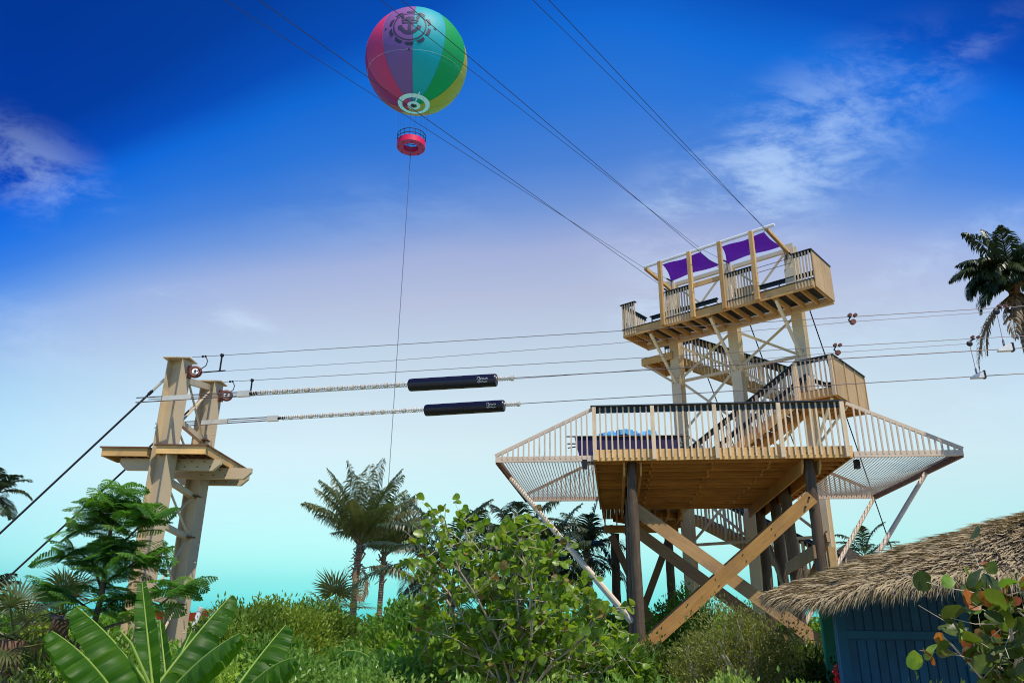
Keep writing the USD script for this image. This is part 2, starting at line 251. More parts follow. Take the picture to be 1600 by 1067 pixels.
leaf('olive_leaf', [(0.094, 0.172, 0.022), (0.156, 0.265, 0.028), (0.234, 0.328, 0.035), (0.312, 0.374, 0.047)], [(0.202, 0.317, 0.022), (0.317, 0.432, 0.029), (0.403, 0.490, 0.036), (0.490, 0.518, 0.058)], 0.38)
leaf('green_leaf', [(0.068, 0.159, 0.022), (0.116, 0.245, 0.026), (0.174, 0.331, 0.034), (0.253, 0.389, 0.043)], [(0.155, 0.345, 0.024), (0.271, 0.517, 0.036), (0.389, 0.632, 0.036), (0.466, 0.661, 0.049)], 0.38)
leaf('bright_leaf', [(0.116, 0.216, 0.043), (0.165, 0.304, 0.053), (0.246, 0.380, 0.065), (0.329, 0.430, 0.097)], [(0.252, 0.484, 0.041), (0.347, 0.605, 0.052), (0.472, 0.678, 0.062), (0.535, 0.678, 0.102)], 0.36, 0.35)
leaf('lime_leaf', [(0.16, 0.26, 0.02), (0.22, 0.32, 0.025), (0.28, 0.36, 0.03)], [(0.35, 0.55, 0.02), (0.42, 0.6, 0.03), (0.46, 0.6, 0.04)], 0.42, 0.4)
leaf('feather_leaf', [(0.052, 0.134, 0.028), (0.077, 0.187, 0.034), (0.121, 0.240, 0.037)], [(0.132, 0.403, 0.024), (0.182, 0.490, 0.030), (0.248, 0.576, 0.037)], 0.42)
leaf('fine_leaf', [(0.079, 0.120, 0.020), (0.132, 0.180, 0.029), (0.198, 0.228, 0.041), (0.251, 0.240, 0.071)], [(0.177, 0.276, 0.020), (0.253, 0.368, 0.029), (0.354, 0.414, 0.048), (0.354, 0.345, 0.078)], 0.35)
leaf('autumn_leaf', [(0.42, 0.14, 0.02), (0.5, 0.19, 0.03), (0.3, 0.08, 0.02)], [(0.6, 0.2, 0.02), (0.65, 0.28, 0.03), (0.4, 0.1, 0.02)], 0.35, 0.4)
leaf('brown_leaf', [(0.22, 0.15, 0.04), (0.30, 0.22, 0.07)], [(0.3, 0.15, 0.05), (0.34, 0.18, 0.07)], 0.3, 0.6)
leaf('deep_leaf', [(0.044, 0.075, 0.014), (0.066, 0.100, 0.017), (0.099, 0.150, 0.021)], [(0.088, 0.140, 0.009), (0.132, 0.190, 0.013), (0.198, 0.300, 0.017)], 0.35, 0.4)
leaf('flower_red', [(0.55, 0.01, 0.02), (0.7, 0.02, 0.04)], [(0.6, 0.02, 0.03), (0.7, 0.03, 0.05)], 0.25)
# banana blade: fine cross veins run from the midrib
mat('banana_leaf', {'u': ('uvmap', {'attribute': 'st'}), 'mp': ('mapping', {'scale': (38.0, 1.2, 1.0)}), 'n': ('noise_texture', {'scale': 1.0, 'detail': 4}), 'g': ('geometry', {}), 'n2': ('noise_texture', {'scale': 4.0, 'detail': 3}), 'ad': ('math', {'math_type': 'multiply_add', 'value2': 0.6}), 'n2h': ('math', {'math_type': 'multiply', 'value2': 0.5}),
    'r': ('rgb_ramp', {'ramp': [(0.3, (0.008, 0.042, 0.004)), (0.55, (0.028, 0.09, 0.006)), (0.85, (0.09, 0.17, 0.010))]}), 't': ('rgb_ramp', {'ramp': [(0.3, (0.10, 0.36, 0.01)), (0.55, (0.18, 0.5, 0.015)), (0.85, (0.28, 0.6, 0.02))]}),
    'b': ('bump', {'strength': 0.5, 'distance': 0.006}), 'p': ('principled_bsdf', {'roughness': 0.48, 'specular_ior_level': 0.28}), 'tb': ('translucent_bsdf', {}), 'm': ('mix_closure', {'fac': 0.4})},
    [('u.UV', 'mp.vector'), ('mp.vector', 'n.vector'), ('g.position', 'n2.vector'), ('n2.fac', 'n2h.value1'), ('n.fac', 'ad.value1'), ('n2h.value', 'ad.value3'), ('ad.value', 'r.fac'), ('ad.value', 't.fac'), ('r.color', 'p.base_color'), ('t.color', 'tb.color'), ('n.fac', 'b.height'), ('b.normal', 'p.normal'), ('p.BSDF', 'm.closure1'), ('tb.BSDF', 'm.closure2')], 'm.closure')
plain('banana_rib', (0.22, 0.34, 0.05), 0.5)
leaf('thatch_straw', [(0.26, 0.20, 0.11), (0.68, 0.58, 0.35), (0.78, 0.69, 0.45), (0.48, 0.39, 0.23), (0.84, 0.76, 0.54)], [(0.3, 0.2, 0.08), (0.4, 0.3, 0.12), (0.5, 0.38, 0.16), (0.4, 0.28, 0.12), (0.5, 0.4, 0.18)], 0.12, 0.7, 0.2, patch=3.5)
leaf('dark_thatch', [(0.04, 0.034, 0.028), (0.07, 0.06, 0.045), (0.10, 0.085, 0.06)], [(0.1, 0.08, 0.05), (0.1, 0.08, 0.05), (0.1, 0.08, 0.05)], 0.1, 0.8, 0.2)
mat('ground_soil', {'g': ('geometry', {}), 'n': ('noise_texture', {'scale': 0.35, 'detail': 8, 'roughness': 0.65}), 'r': ('rgb_ramp', {'ramp': [(0.35, (0.08, 0.11, 0.03)), (0.47, (0.22, 0.20, 0.10)), (0.60, (0.46, 0.39, 0.26))]}), 'n2': ('noise_texture', {'scale': 9, 'detail': 5}), 'b': ('bump', {'strength': 0.7, 'distance': 0.05}), 'p': ('principled_bsdf', {'roughness': 0.9})},
    [('g.position', 'n.vector'), ('n.fac', 'r.fac'), ('r.color', 'p.base_color'), ('g.position', 'n2.vector'), ('n2.fac', 'b.height'), ('b.normal', 'p.normal')])
mat('sea_water', {'g': ('geometry', {}), 'n': ('noise_texture', {'scale': 0.5, 'detail': 6}), 'b': ('bump', {'strength': 0.25, 'distance': 0.2}), 'p': ('principled_bsdf', {'base_color': (0.02, 0.42, 0.42), 'roughness': 0.12})}, [('g.position', 'n.vector'), ('n.fac', 'b.height'), ('b.normal', 'p.normal')])

# ------------------------------------------------------------------ setting: ground, sea
def disc(r0, r1, z, n, rings, bump=0.0, seed=1):
    rs = np.geomspace(r0, r1, rings); a = np.arange(n) * 2 * np.pi / n
    v = [[0, 0, z]]; 
    for r in rs:
        for t in a: v.append([r * math.cos(t), r * math.sin(t), z])
    v = np.array(v); f = [[0, 1 + i, 1 + (i + 1) % n] for i in range(n)]
    for k in range(rings - 1):
        o = 1 + k * n
        for i in range(n):
            j = (i + 1) % n; f += [[o + i, o + n + i, o + n + j], [o + i, o + n + j, o + j]]
    if bump: v[:, 2] += bump * (meshkit.fbm(np.c_[v[:, :2] * 0.12, np.zeros(len(v))], 4, seed) - 0.5) * np.clip((150 - np.hypot(v[:, 0], v[:, 1])) / 60, 0, 1)
    return v, f
MB().add(*disc(2, 150, 0.0, 72, 40, 0.5)).build('ground', 'ground_soil', smooth=True, label='green and sandy ground under the tropical plants', cat='ground', kind='structure')
_v, _f = disc(2, 12000, -0.6, 72, 30); MB().add(_v, _f).build('sea', 'sea_water', label='turquoise sea beyond the plants at the horizon', cat='sea', kind='structure')

# ------------------------------------------------------------------ wooden deck (s along its front, w away from the camera, z up)
_b = math.radians(7.5); DO = V(1.92, 17.44, 0); DE = V(math.cos(_b), -math.sin(_b), 0); DD = V(math.sin(_b), math.cos(_b), 0)
D = lambda s, w, z: DO + DE * s + DD * w + Z * z
deck = thing('wooden_deck', 'large raised timber deck on poles with star shaped net wings and pale railings', 'deck', (D(2.8, 4, 0)))
DW, DL, FB, FT, RT = 5.66, 7.7, 5.19, 5.45, 6.48     # width, length, fascia bottom, floor top, rail top
fas = beam('fascia', 'pine', deck, D(-0.02, 0.02, (FB + FT) / 2), D(DW + 0.02, 0.02, (FB + FT) / 2), 0.045, FT - FB)
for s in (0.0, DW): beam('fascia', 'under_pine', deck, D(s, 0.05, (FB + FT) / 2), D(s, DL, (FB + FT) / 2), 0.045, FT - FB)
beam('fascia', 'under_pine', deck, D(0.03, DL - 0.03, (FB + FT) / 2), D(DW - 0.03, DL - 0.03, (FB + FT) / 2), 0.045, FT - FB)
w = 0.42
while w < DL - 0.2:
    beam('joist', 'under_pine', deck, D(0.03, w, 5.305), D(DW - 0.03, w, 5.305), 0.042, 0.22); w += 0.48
for k, s in enumerate((1.35, 2.75, 4.05)):
    w, i = 0.42, 0
    while w < DL - 0.7:
        o = 0.03 if i % 2 else -0.03
        beam('blocking', 'under_pine', deck, D(s + o, w + 0.025, 5.31), D(s + o, w + 0.455, 5.31), 0.042, 0.19); w += 0.48; i += 1
n = 40
for i in range(n):
    s = (i + 0.5) * (DW + 0.05) / n - 0.025
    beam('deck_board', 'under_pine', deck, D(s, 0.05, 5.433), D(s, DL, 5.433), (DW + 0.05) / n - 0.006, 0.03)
for s0 in (0.86, 4.80):
    for o in (-0.19, 0.19):
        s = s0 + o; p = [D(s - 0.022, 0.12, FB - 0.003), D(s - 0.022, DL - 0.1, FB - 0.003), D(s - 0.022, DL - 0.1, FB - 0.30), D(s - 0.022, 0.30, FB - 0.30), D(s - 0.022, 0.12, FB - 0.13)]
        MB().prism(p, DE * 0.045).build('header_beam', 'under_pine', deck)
POLES = [(0.86, 0.36, FT - 0.24, 0.118, 0), (0.86, 3.6, FB, 0.145, 0), (0.86, 6.8, FB, 0.145, 0), (4.80, 0.36, FB + 0.02, 0.122, 1), (4.86, 3.3, FB, 0.15, 1), (4.90, 5.0, FB, 0.15, 1), (4.86, 7.0, FB, 0.15, 1), (0.42, 10.1, 4.70, 0.145, 0), (2.26, 10.1, 4.70, 0.145, 0)]
for i, (s, w, zt, r, k) in enumerate(POLES):
    rg = np.random.default_rng(50 + i); zz = np.linspace(-0.3, zt, 9)
    MB().tube([D(s + rg.normal(0, 0.012), w + rg.normal(0, 0.012), q) for q in zz], r * np.linspace(1.08, 0.95, 9), 14).build('pole', 'pole_wood', deck, smooth=40, uv=False) if False else MB().tube([D(s + rg.normal(0, 0.012), w + rg.normal(0, 0.012), q) for q in zz], r * np.linspace(1.08, 0.95, 9), 14).build('pole', 'pole_wood', deck, smooth=True, uv=True)
def board(p0, p1, name='brace', m='weathered_shaded_pine', w=0.05, h=0.29, **k): return beam(name, m, deck, p0, p1, w, h, **k)
# front frame: crossed braces bolted on the poles
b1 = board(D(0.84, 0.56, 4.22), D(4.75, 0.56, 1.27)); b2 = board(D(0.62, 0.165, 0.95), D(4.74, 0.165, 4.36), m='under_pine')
b3 = board(D(0.80, 3.40, 4.15), D(4.75, 3.40, 1.15), m='brown_timber'); b4 = board(D(0.70, 3.80, 0.95), D(4.95, 3.80, 4.45), m='brown_timber')
board(D(0.30, 9.93, 4.62), D(2.3, 9.93, 0.05), m='brown_timber', h=0.24); board(D(2.32, 10.27, 4.62), D(0.40, 10.27, 0.15), m='brown_timber', h=0.24)
board(D(4.66, 3.2, 3.05), D(4.66, 0.2, 3.2), m='brown_timber', h=0.28); board(D(5.04, 0.5, 3.55), D(5.04, 5.2, 1.6), m='brown_timber', h=0.26)
board(D(5.02, 0.30, 3.30), D(5.02, 0.30, 1.5), m='pine', w=0.14, h=0.14, up=DD); board(D(4.62, 4.9, 3.7), D(4.62, 2.9, 2.1), m='brown_timber', h=0.25)
for b, p in ((b2, [(0.72, 0.13, 1.03), (0.90, 0.13, 1.18), (4.56, 0.13, 4.14), (4.66, 0.13, 4.34)]),):
    for s, w, z in p: rod('bolt', 'black_matte', b, D(s, w + 0.02, z), D(s, w - 0.03, z), 0.022, 8)
for t in (0.18, 0.32, 0.47, 0.62, 0.78):
    s, z = 0.62 + 4.12 * t, 0.95 + 3.41 * t
    for o in (-0.06, 0.07): rod('bolt', 'black_matte', b2, D(s - o * 0.5, 0.15, z + o), D(s - o * 0.5, 0.125, z + o), 0.013, 6)
# front railing
def baluster(parent, base, top, m='tan_paint', t=0.036, face=None):
    b = MB().beam(base, top, t, t, DE if face is None else face).build('baluster', m, parent); return b
posts = [0.02, 1.36, 2.76, 4.18, 5.56]
for s in posts: MB().beam(D(s, -0.045, FB + 0.01), D(s, -0.045, RT - 0.03), 0.092, 0.09, DE).build('post', 'tan_paint', deck)
for a, b in zip(posts[:-1], posts[1:]):
    k = 10
    for i in range(1, k):
        s = a + (b - a) * i / k; baluster(deck, D(s, -0.022, FB + 0.06), D(s, -0.022, RT - 0.035))
beam('rail_cap', 'dark_composite', deck, D(-0.06, -0.02, RT - 0.012), D(5.64, -0.02, RT - 0.012), 0.15, 0.028)
beam('top_rail', 'dark_composite', deck, D(-0.02, 0.022, RT - 0.10), D(5.60, 0.022, RT - 0.10), 0.04, 0.12)
for i in range(40):
    s = 0.1 + i * 0.139
    if np.random.default_rng(i).random() < 0.5: rod('bolt', 'black_matte', fas, D(s, -0.004, FT - 0.05 - 0.1 * (i % 2)), D(s, -0.008, FT - 0.05 - 0.1 * (i % 2)), 0.011, 6)
# net wings
def net_wing(sg_, name_label):
    s0 = -0.03 if sg_ < 0 else DW + 0.03; st = s0 + sg_ * 2.22; wb = 5.8; zb = 5.25; rh = RT - 0.06
    base = DW if sg_ > 0 else 0
    m = MB(); m.beam(D(s0, 0, zb), D(st + sg_ * 0.04, 0, zb), 0.06, 0.13); wing = m.build('net_wing', 'pale_beam', deck, label=name_label)
    MB().beam(D(st, -0.02, zb - 0.02), D(st + sg_ * -0.06, wb, zb - 0.02), 0.07, 0.16).build('edge_beam', 'red_brown', wing, uv=True)
    MB().beam(D(s0, wb, zb - 0.01), D(st, wb, zb - 0.01), 0.06, 0.13).build('back_beam', 'pale_beam', wing)
    for w, nb in ((0.0, 18), (wb, 16)):
        MB().beam(D(s0 - sg_ * 0.02, w, rh), D(st + sg_ * 0.05, w, zb + 0.09), 0.06, 0.075).build('sloping_rail', 'pale_beam' if w == 0 else 'brown_timber', wing)
        for i in range(1, nb):
            t = i / nb; s = s0 + (st - s0) * t; zt = rh + (zb + 0.09 - rh) * t
            MB().beam(D(s, w - 0.02, zb), D(s, w - 0.02, zt), 0.034, 0.034, DE).build('baluster', 'pale_beam' if w == 0 else 'brown_timber', wing)
    net = MB(); sag = lambda u, v: -0.16 * math.sin(math.pi * u) * math.sin(math.pi * v) + 0.02
    nw, ns = 32, 60
    for i in range(1, nw):
        u = i / nw; net.tube([D(s0 + (st - s0) * u, wb * v, zb + sag(u, v)) for v in np.linspace(0, 1, 9)], 0.0085, 4, False)
    for i in range(1, ns):
        v = i / ns; net.tube([D(s0 + (st - s0) * u, wb * v, zb + sag(u, v)) for u in np.linspace(0, 1, 6)], 0.0035, 3, False)
    net.build('net', 'rope_white', wing, kind='stuff')
    return s0, st, wb, zb
net_wing(-1, 'net wing on the left side of the deck'); net_wing(1, 'net wing on the right side of the deck')
rod('strut', 'pale_beam', deck, D(-2.18, 1.9, 5.16), D(0.74, 0.42, 1.75), 0.055, 8); rod('strut', 'pale_beam', deck, D(-2.12, 5.7, 5.16), D(0.74, 3.5, 1.75), 0.055, 8)
rod('strut', 'pale_beam', deck, D(7.84, 1.9, 5.16), D(4.96, 0.42, 1.75), 0.055, 8); rod('strut', 'pale_beam', deck, D(7.78, 5.7, 5.16), D(5.0, 3.5, 1.75), 0.055, 8)
for s, w in ((-0.22, 0.02), (5.86, 0.45)): MB().box(D(s, w, 5.12), DE * 0.055, DD * 0.06, Z * 0.10).build('floodlight', 'black_matte', deck)
# lower landing behind the deck
land = beam('landing', 'under_pine', deck, D(0.05, 10.05, 4.72 + 0.13), D(2.6, 10.05, 4.72 + 0.13), 0.09, 0.26)
for s in np.linspace(0.1, 2.55, 7): beam('joist', 'under_pine', land, D(s, DL + 0.02, 5.12), D(s, 10.4, 5.12), 0.045, 0.25)
for i in range(18):
    s = 0.02 + (i + 0.5) * 2.6 / 18; beam('deck_board', 'brown_timber', land, D(s, DL + 0.02, 5.262), D(s, 10.5, 5.262), 2.6 / 18 - 0.006, 0.03)

# things on the deck
bin_ = thing('foam_bin', 'long navy fabric bin heaped with light blue foam behind the deck railing', 'bin', D(0.8, 1.4, 5.5))
c = [(-0.36, 5.47), (2.02, 5.47), (2.05, 6.02), (-0.50, 6.02)]
MB().prism([D(s, 1.1, z) for s, z in c], DD * 0.75).build('fabric_body', 'navy_fabric', bin_)
for w in (1.08, 1.88): rod('side_rail', 'black_matte', bin_, D(-0.72, w, 6.03), D(2.25, w, 6.0), 0.018)
for s, z in ((-0.45, 5.8), (2.06, 5.75)): rod('strap', 'black_matte', bin_, D(s, 1.2, z), D(s + (-0.22 if s < 0 else 0.2), 1.2, z - 0.03), 0.014)
rg = np.random.default_rng(3)
for i in range(26):
    s = rg.uniform(0.1, 1.6); h = 0.20 * math.sin(math.pi * np.clip((s + 0.2) / 2.0, 0, 1)); q = D(s, rg.uniform(1.2, 1.75), 6.0 + h * rg.uniform(0.2, 1.0))
    ax = unit(rg.normal(0, 1, 3)); ay = unit(np.cross(ax, Z)); MB().box(q, ax * 0.11, ay * 0.075, np.cross(ax, ay) * 0.06).build('foam_block', 'sky_blue_foam', bin_)
coil = thing('rope_bundle', 'small red and white bundle on the deck floor below the stairs', 'bundle', D(4.0, 2.2, 5.45))
for o in (-0.11, 0.12):
    m = trimesh.creation.torus(0.075, 0.045, 16, 8); m.apply_transform(trimesh.transformations.rotation_matrix(1.4, [1, 0.2, 0])); m.apply_translation(D(4.0 + o, 2.1, 5.57)); MB().mesh(m).build('coil', 'red_paint', coil, smooth=True)
m = trimesh.creation.icosphere(2, 0.09); m.apply_scale([1.6, 1, 0.7]); m.apply_translation(D(4.0, 2.15, 5.70)); MB().mesh(m).build('cover', 'white_paint', coil, smooth=True)
post = thing('gate_post', 'thin black post with a knob standing on the deck near the stair foot', 'post', D(2.35, 3.0, 5.45))
rod('shaft', 'black_matte', post, D(2.35, 3.0, 5.44), D(2.28, 3.0, 6.42), 0.028); m = trimesh.creation.icosphere(2, 0.055); m.apply_translation(D(2.28, 3.0, 6.45)); MB().mesh(m).build('knob', 'black_matte', post, smooth=True)

# ------------------------------------------------------------------ stair tower (s along its front, w away from the launch side, z up)
_a = math.radians(41.5); TO = V(4.08, 26.0, 0); TE = V(math.cos(_a), -math.sin(_a), 0); TD = V(math.sin(_a), math.cos(_a), 0)
T = lambda s, w, z: TO + TE * s + TD * w + Z * z
tower = thing('zip_launch_tower', 'tall cream steel and timber stair tower with a launch platform behind the deck', 'tower', T(3.3, 1.9, 0))
COL = [1.0, 3.33, 5.62]; CW = 1.9; CT = 14.05
def hbeam(p0, p1, b, h, face, t=0.022):
    "wide flange section from p0 to p1, flanges facing +-face"
    d = unit(p1 - p0); face = unit(face - d * (face @ d)); m = MB(); mid = (p0 + p1) / 2; L = np.linalg.norm(p1 - p0) / 2; side = np.cross(d, face)
    for s in (-1, 1): m.box(mid + face * s * (h / 2 - t / 2), d * L, side * b / 2, face * t / 2)
    m.box(mid, d * L, side * t / 2, face * (h / 2 - t)); return m
for s in COL:
    c_ = hbeam(T(s, CW, 0), T(s, CW, CT), 0.36, 0.36, TD).build('column', 'cream_steel', tower)
    for z in (10.05, 6.2, 4.27):
        for o in (-0.1, 0.1):
            for u in (-0.08, 0.08): rod('bolt', 'boot_brown', c_, T(s + o, CW - 0.178, z + u), T(s + o, CW - 0.196, z + u), 0.018, 6)
LV = [2.3, 4.27, 6.2, 8.12, 10.05, 11.45]
for a, b in zip(COL[:-1], COL[1:]):
    for z in (4.27, 6.2, 10.05): beam('strut', 'cream_steel', tower, T(a + 0.18, CW, z), T(b - 0.18, CW, z), 0.09, 0.09)
    for z0, z1 in zip(LV[1:-1], LV[2:]):
        beam('cross_brace', 'cream_steel', tower, T(a + 0.17, CW - 0.06, z0 + 0.08), T(b - 0.17, CW - 0.06, z1 - 0.08), 0.03, 0.085)
        beam('cross_brace', 'cream_steel', tower, T(b - 0.17, CW + 0.06, z0 + 0.08), T(a + 0.17, CW + 0.06, z1 - 0.08), 0.03, 0.085)
    beam('cross_brace', 'cream_steel', tower, T(a + 0.17, CW - 0.06, 11.85), T(b - 0.17, CW - 0.06, 13.8), 0.03, 0.075); beam('cross_brace', 'cream_steel', tower, T(b - 0.17, CW + 0.06, 11.85), T(a + 0.17, CW + 0.06, 13.8), 0.03, 0.075)
    beam('strut', 'cream_steel', tower, T(a + 0.18, CW, 13.9), T(b - 0.18, CW, 13.9), 0.10, 0.14)
for s in COL:
    beam('knee_brace', 'cream_steel', tower, T(s, CW - 0.18, 10.0), T(s, 0.12, 11.42), 0.09, 0.09)
    if s != COL[1]: beam('top_arm', 'pine', tower, T(s, CW - 0.18, 13.72), T(s, 0.02, 13.93), 0.10, 0.12)
rod('top_pipe', 'white_paint', tower, T(0.95, 0, 13.98), T(5.90, 0, 13.98), 0.055, 10)
# launch platform
PS0, PS1, PW, PB, PT = -0.05, 6.9, 1.62, 11.46, 11.74
plat = beam('launch_platform', 'pine', tower, T(PS0, 0.0, (PB + PT) / 2), T(PS1, 0.0, (PB + PT) / 2), 0.05, PT - PB, label='upper launch platform with railings')
beam('back_beam', 'cream_steel', plat, T(PS0, PW, PB + 0.10), T(PS1, PW, PB + 0.10), 0.12, 0.24)
for s in (PS0 + 0.02, PS1 - 0.02): beam('side_beam', 'pine', plat, T(s, 0.03, (PB + PT) / 2), T(s, PW - 0.07, (PB + PT) / 2), 0.05, PT - PB)
for i in range(1, 15):
    s = PS0 + (PS1 - PS0) * i / 15; beam('joist', 'pine', plat, T(s, 0.03, PB + 0.13), T(s, PW - 0.07, PB + 0.13), 0.045, 0.2)
for i in range(12):
    w = -0.06 + (i + 0.5) * 1.75 / 12; beam('deck_board', 'dark_composite', plat, T(PS0 - 0.03, w, PT + 0.016), T(PS1 + 0.03, w, PT + 0.016), 1.75 / 12 - 0.008, 0.028)
PR = 12.75
for s in (1.66, 2.83, 3.98, 5.12): beam('post', 'pine', plat, T(s, -0.095, 11.5), T(s, -0.095, 13.95), 0.13, 0.13, TE)
def rail_run(parent, F, s0, s1, w, z, top, n, pine=True, out=-0.03, cap=True):
    for i in range(n + 1):
        s = s0 + (s1 - s0) * i / n
        MB().beam(F(s, w + out, z - 0.22), F(s, w + out, top - 0.04), 0.04, 0.04, TE).build('baluster', 'tan_paint', parent)
    if cap:
        beam('rail_cap', 'dark_composite', parent, F(s0 - 0.05, w, top - 0.012), F(s1 + 0.05, w, top - 0.012), 0.14, 0.028); beam('top_rail', 'dark_composite', parent, F(s0, w + 0.012, top - 0.085), F(s1, w + 0.012, top - 0.085), 0.04, 0.10)
rail_run(plat, T, 1.78, 2.71, 0.0, PT, PR, 9); rail_run(plat, T, 4.10, 5.00, 0.0, PT, PR, 9)
rail_run(plat, T, -0.02, 0.48, 0.0, PT, PR, 5); rail_run(plat, T, 6.36, 6.86, 0.0, PT, PR, 5)
beam('gate_bar', 'pine', plat, T(2.9, -0.06, 12.66), T(3.92, -0.06, 12.66), 0.05, 0.16)
for z in (12.45, 12.62): rod('gate_cable', 'cable_steel', plat, T(5.18, -0.05, z), T(6.3, -0.05, z), 0.010)
def T2(u, v, z): return T(v, u, z)      # runs along w
for s, m_ in ((PS0 + 0.0, 0), (PS1, 1)):
    for i in range(12):
        w = 0.1 + i * 0.13; MB().beam(T(s, w, PT - 0.22), T(s, w, PR - 0.04), 0.04, 0.04, TE).build('baluster', 'tan_paint', plat)
    beam('rail_cap', 'dark_composite', plat, T(s, -0.06, PR - 0.012), T(s, PW, PR - 0.012), 0.14, 0.028)
    if not m_: beam('top_rail', 'dark_composite', plat, T(s, 0.02, PR - 0.09), T(s, PW, PR - 0.09), 0.04, 0.10)
for k in range(2): MB().box(T(PS1 + 0.035, 0.42 + k * 0.80, (PT + PR) / 2 - 0.13), TD * 0.395, Z * 0.62, TE * 0.01).build('side_panel', 'plywood', plat)
rail_run(plat, T, 0.2, 2.9, PW, PT, PR, 3, out=0.03); rail_run(plat, T, 3.6, 6.8, PW, PT, PR, 4, out=0.03)
step = MB().box(T(4.35, 0.95, PT + 0.35), TE * 0.28, TD * 0.25, Z * 0.32).build('step_box', 'pine', plat); MB().box(T(4.35, 0.95, PT + 0.685), TE * 0.31, TD * 0.28, Z * 0.015).build('step_lid', 'pine', plat)
for s in COL:
    MB().box(T(s, CW - 0.26, 12.75), TE * 0.16, TD * 0.07, Z * 0.34).build('cable_bracket', 'cream_steel', plat)
# stairs
def stair(sA, zA, sB, zB, w0, w1, post_every=1.25, railn=0.14, lab=None):
    "flight from (sA, zA) to (sB, zB), between w0 and w1"
    g = (zB - zA) / (sB - sA); L = sB - sA; rh = 1.0
    st = MB().beam(T(sA, w0, zA - 0.16), T(sB, w0, zB - 0.16), 0.05, 0.30).build('stair', 'pine', tower, uv=True, label=lab)
    MB().beam(T(sA, w1, zA - 0.16), T(sB, w1, zB - 0.16), 0.05, 0.30).build('stringer', 'pine', st, uv=True)
    n = int(round(abs(zB - zA) / 0.185)); dn = 1 if zB > zA else -1
    for i in range(n):
        t = (i + 0.5) / n; s, z = sA + L * t, zA + (zB - zA) * t
        MB().beam(T(s, w0 + 0.03, z - 0.04), T(s, w1 - 0.03, z - 0.04), abs(L / n) * 0.98, 0.035).build('tread', 'brown_timber', st, uv=True)
        MB().beam(T(s + dn * L / n * 0.48 * np.sign(L) * np.sign(L), w0 + 0.03, z + 0.04), T(s + dn * L / n * 0.48, w1 - 0.03, z + 0.04), 0.022, 0.13).build('riser', 'red_brown', st, uv=True)
    for w, o in ((w0, -0.045), (w1, 0.045)):
        k = int(abs(L) / railn)
        for i in range(k + 1):
            s = sA + L * i / k; z = zA + g * (s - sA); big = i % 9 == 0
            MB().beam(T(s, w + o, z - 0.27), T(s, w + o, z + rh - 0.05), 0.085 if big else 0.036, 0.085 if big else 0.036, TE).build('post' if big else 'baluster', 'tan_paint', st)
        MB().beam(T(sA, w + o, zA + rh - 0.015), T(sB, w + o, zB + rh - 0.015), 0.14, 0.03).build('rail_cap', 'dark_composite', st)
        MB().beam(T(sA, w + o * 0.3, zA + rh - 0.10), T(sB, w + o * 0.3, zB + rh - 0.10), 0.04, 0.12).build('top_rail', 'dark_composite', st)
        if False: MB().beam(T(sA, w + o * 0.2, zA + rh - 0.42), T(sB, w + o * 0.2, zB + rh - 0.42), 0.04, 0.07).build('hand_rail', 'dark_composite', st)
    return st
stair(0.70, 5.50, 5.75, 8.34, 0.55, 1.62, lab='middle flight rising to the right')
stair(0.95, 11.10, 5.75, 8.44, 2.25, 3.3, lab='upper flight rising to the left')
stair(0.95, 5.35, 5.6, 2.80, 2.25, 3.3, lab='lower flight going down to the right')
# middle landing
MS0, MS1, MW0, MW1, MZ = 5.80, 6.90, 0.55, 3.35, 8.40
ml = beam('landing', 'pine', tower, T(MS0, MW0, MZ - 0.13), T(MS1, MW0, MZ - 0.13), 0.05, 0.26, label='middle landing with a solid end panel')
beam('side_beam', 'pine', ml, T(MS1 - 0.02, MW0 + 0.03, MZ - 0.13), T(MS1 - 0.02, MW1, MZ - 0.13), 0.05, 0.26); beam('side_beam', 'pine', ml, T(MS0 - 0.05, MW1 - 0.03, MZ - 0.13), T(MS1, MW1 - 0.03, MZ - 0.13), 0.05, 0.26); beam('side_beam', 'pine', ml, T(MS0 + 0.02, MW0 + 0.03, MZ - 0.13), T(MS0 + 0.02, MW1, MZ - 0.13), 0.05, 0.26)
for w in np.arange(MW0 + 0.35, MW1, 0.4): beam('joist', 'under_pine', ml, T(MS0 + 0.05, w, MZ - 0.14), T(MS1 - 0.05, w, MZ - 0.14), 0.045, 0.2)
for i in range(20):
    w = MW0 - 0.02 + (i + 0.5) * 2.85 / 20; beam('deck_board', 'brown_timber', ml, T(MS0, w, MZ + 0.016), T(MS1, w, MZ + 0.016), 2.85 / 20 - 0.006, 0.028)
MR = 9.42
rail_run(ml, T, MS0 + 0.06, MS1 - 0.06, MW0, MZ, MR, 7); rail_run(ml, T, MS0, MS1, MW1, MZ, MR, 8, out=0.03)
for s in (MS0, MS1 - 0.01): MB().beam(T(s, MW0 - 0.03, MZ - 0.25), T(s, MW0 - 0.03, MR - 0.03), 0.09, 0.09, TE).build('post', 'tan_paint', ml)
for k in range(3): MB().box(T(MS1 + 0.035, MW0 + 0.47 + k * 0.935, (MZ + MR) / 2 - 0.13), TD * 0.46, Z * 0.62, TE * 0.01).build('side_panel', 'plywood', ml)
for k in range(4): MB().beam(T(MS1 + 0.06, MW0 + k * 0.935, MZ - 0.26), T(MS1 + 0.06, MW0 + k * 0.935, MR - 0.04), 0.04, 0.04, TE).build('batten', 'plywood', ml)
beam('rail_cap', 'dark_composite', ml, T(MS1 + 0.02, MW0 - 0.06, MR - 0.012), T(MS1 + 0.02, MW1 + 0.05, MR - 0.012), 0.15, 0.028)
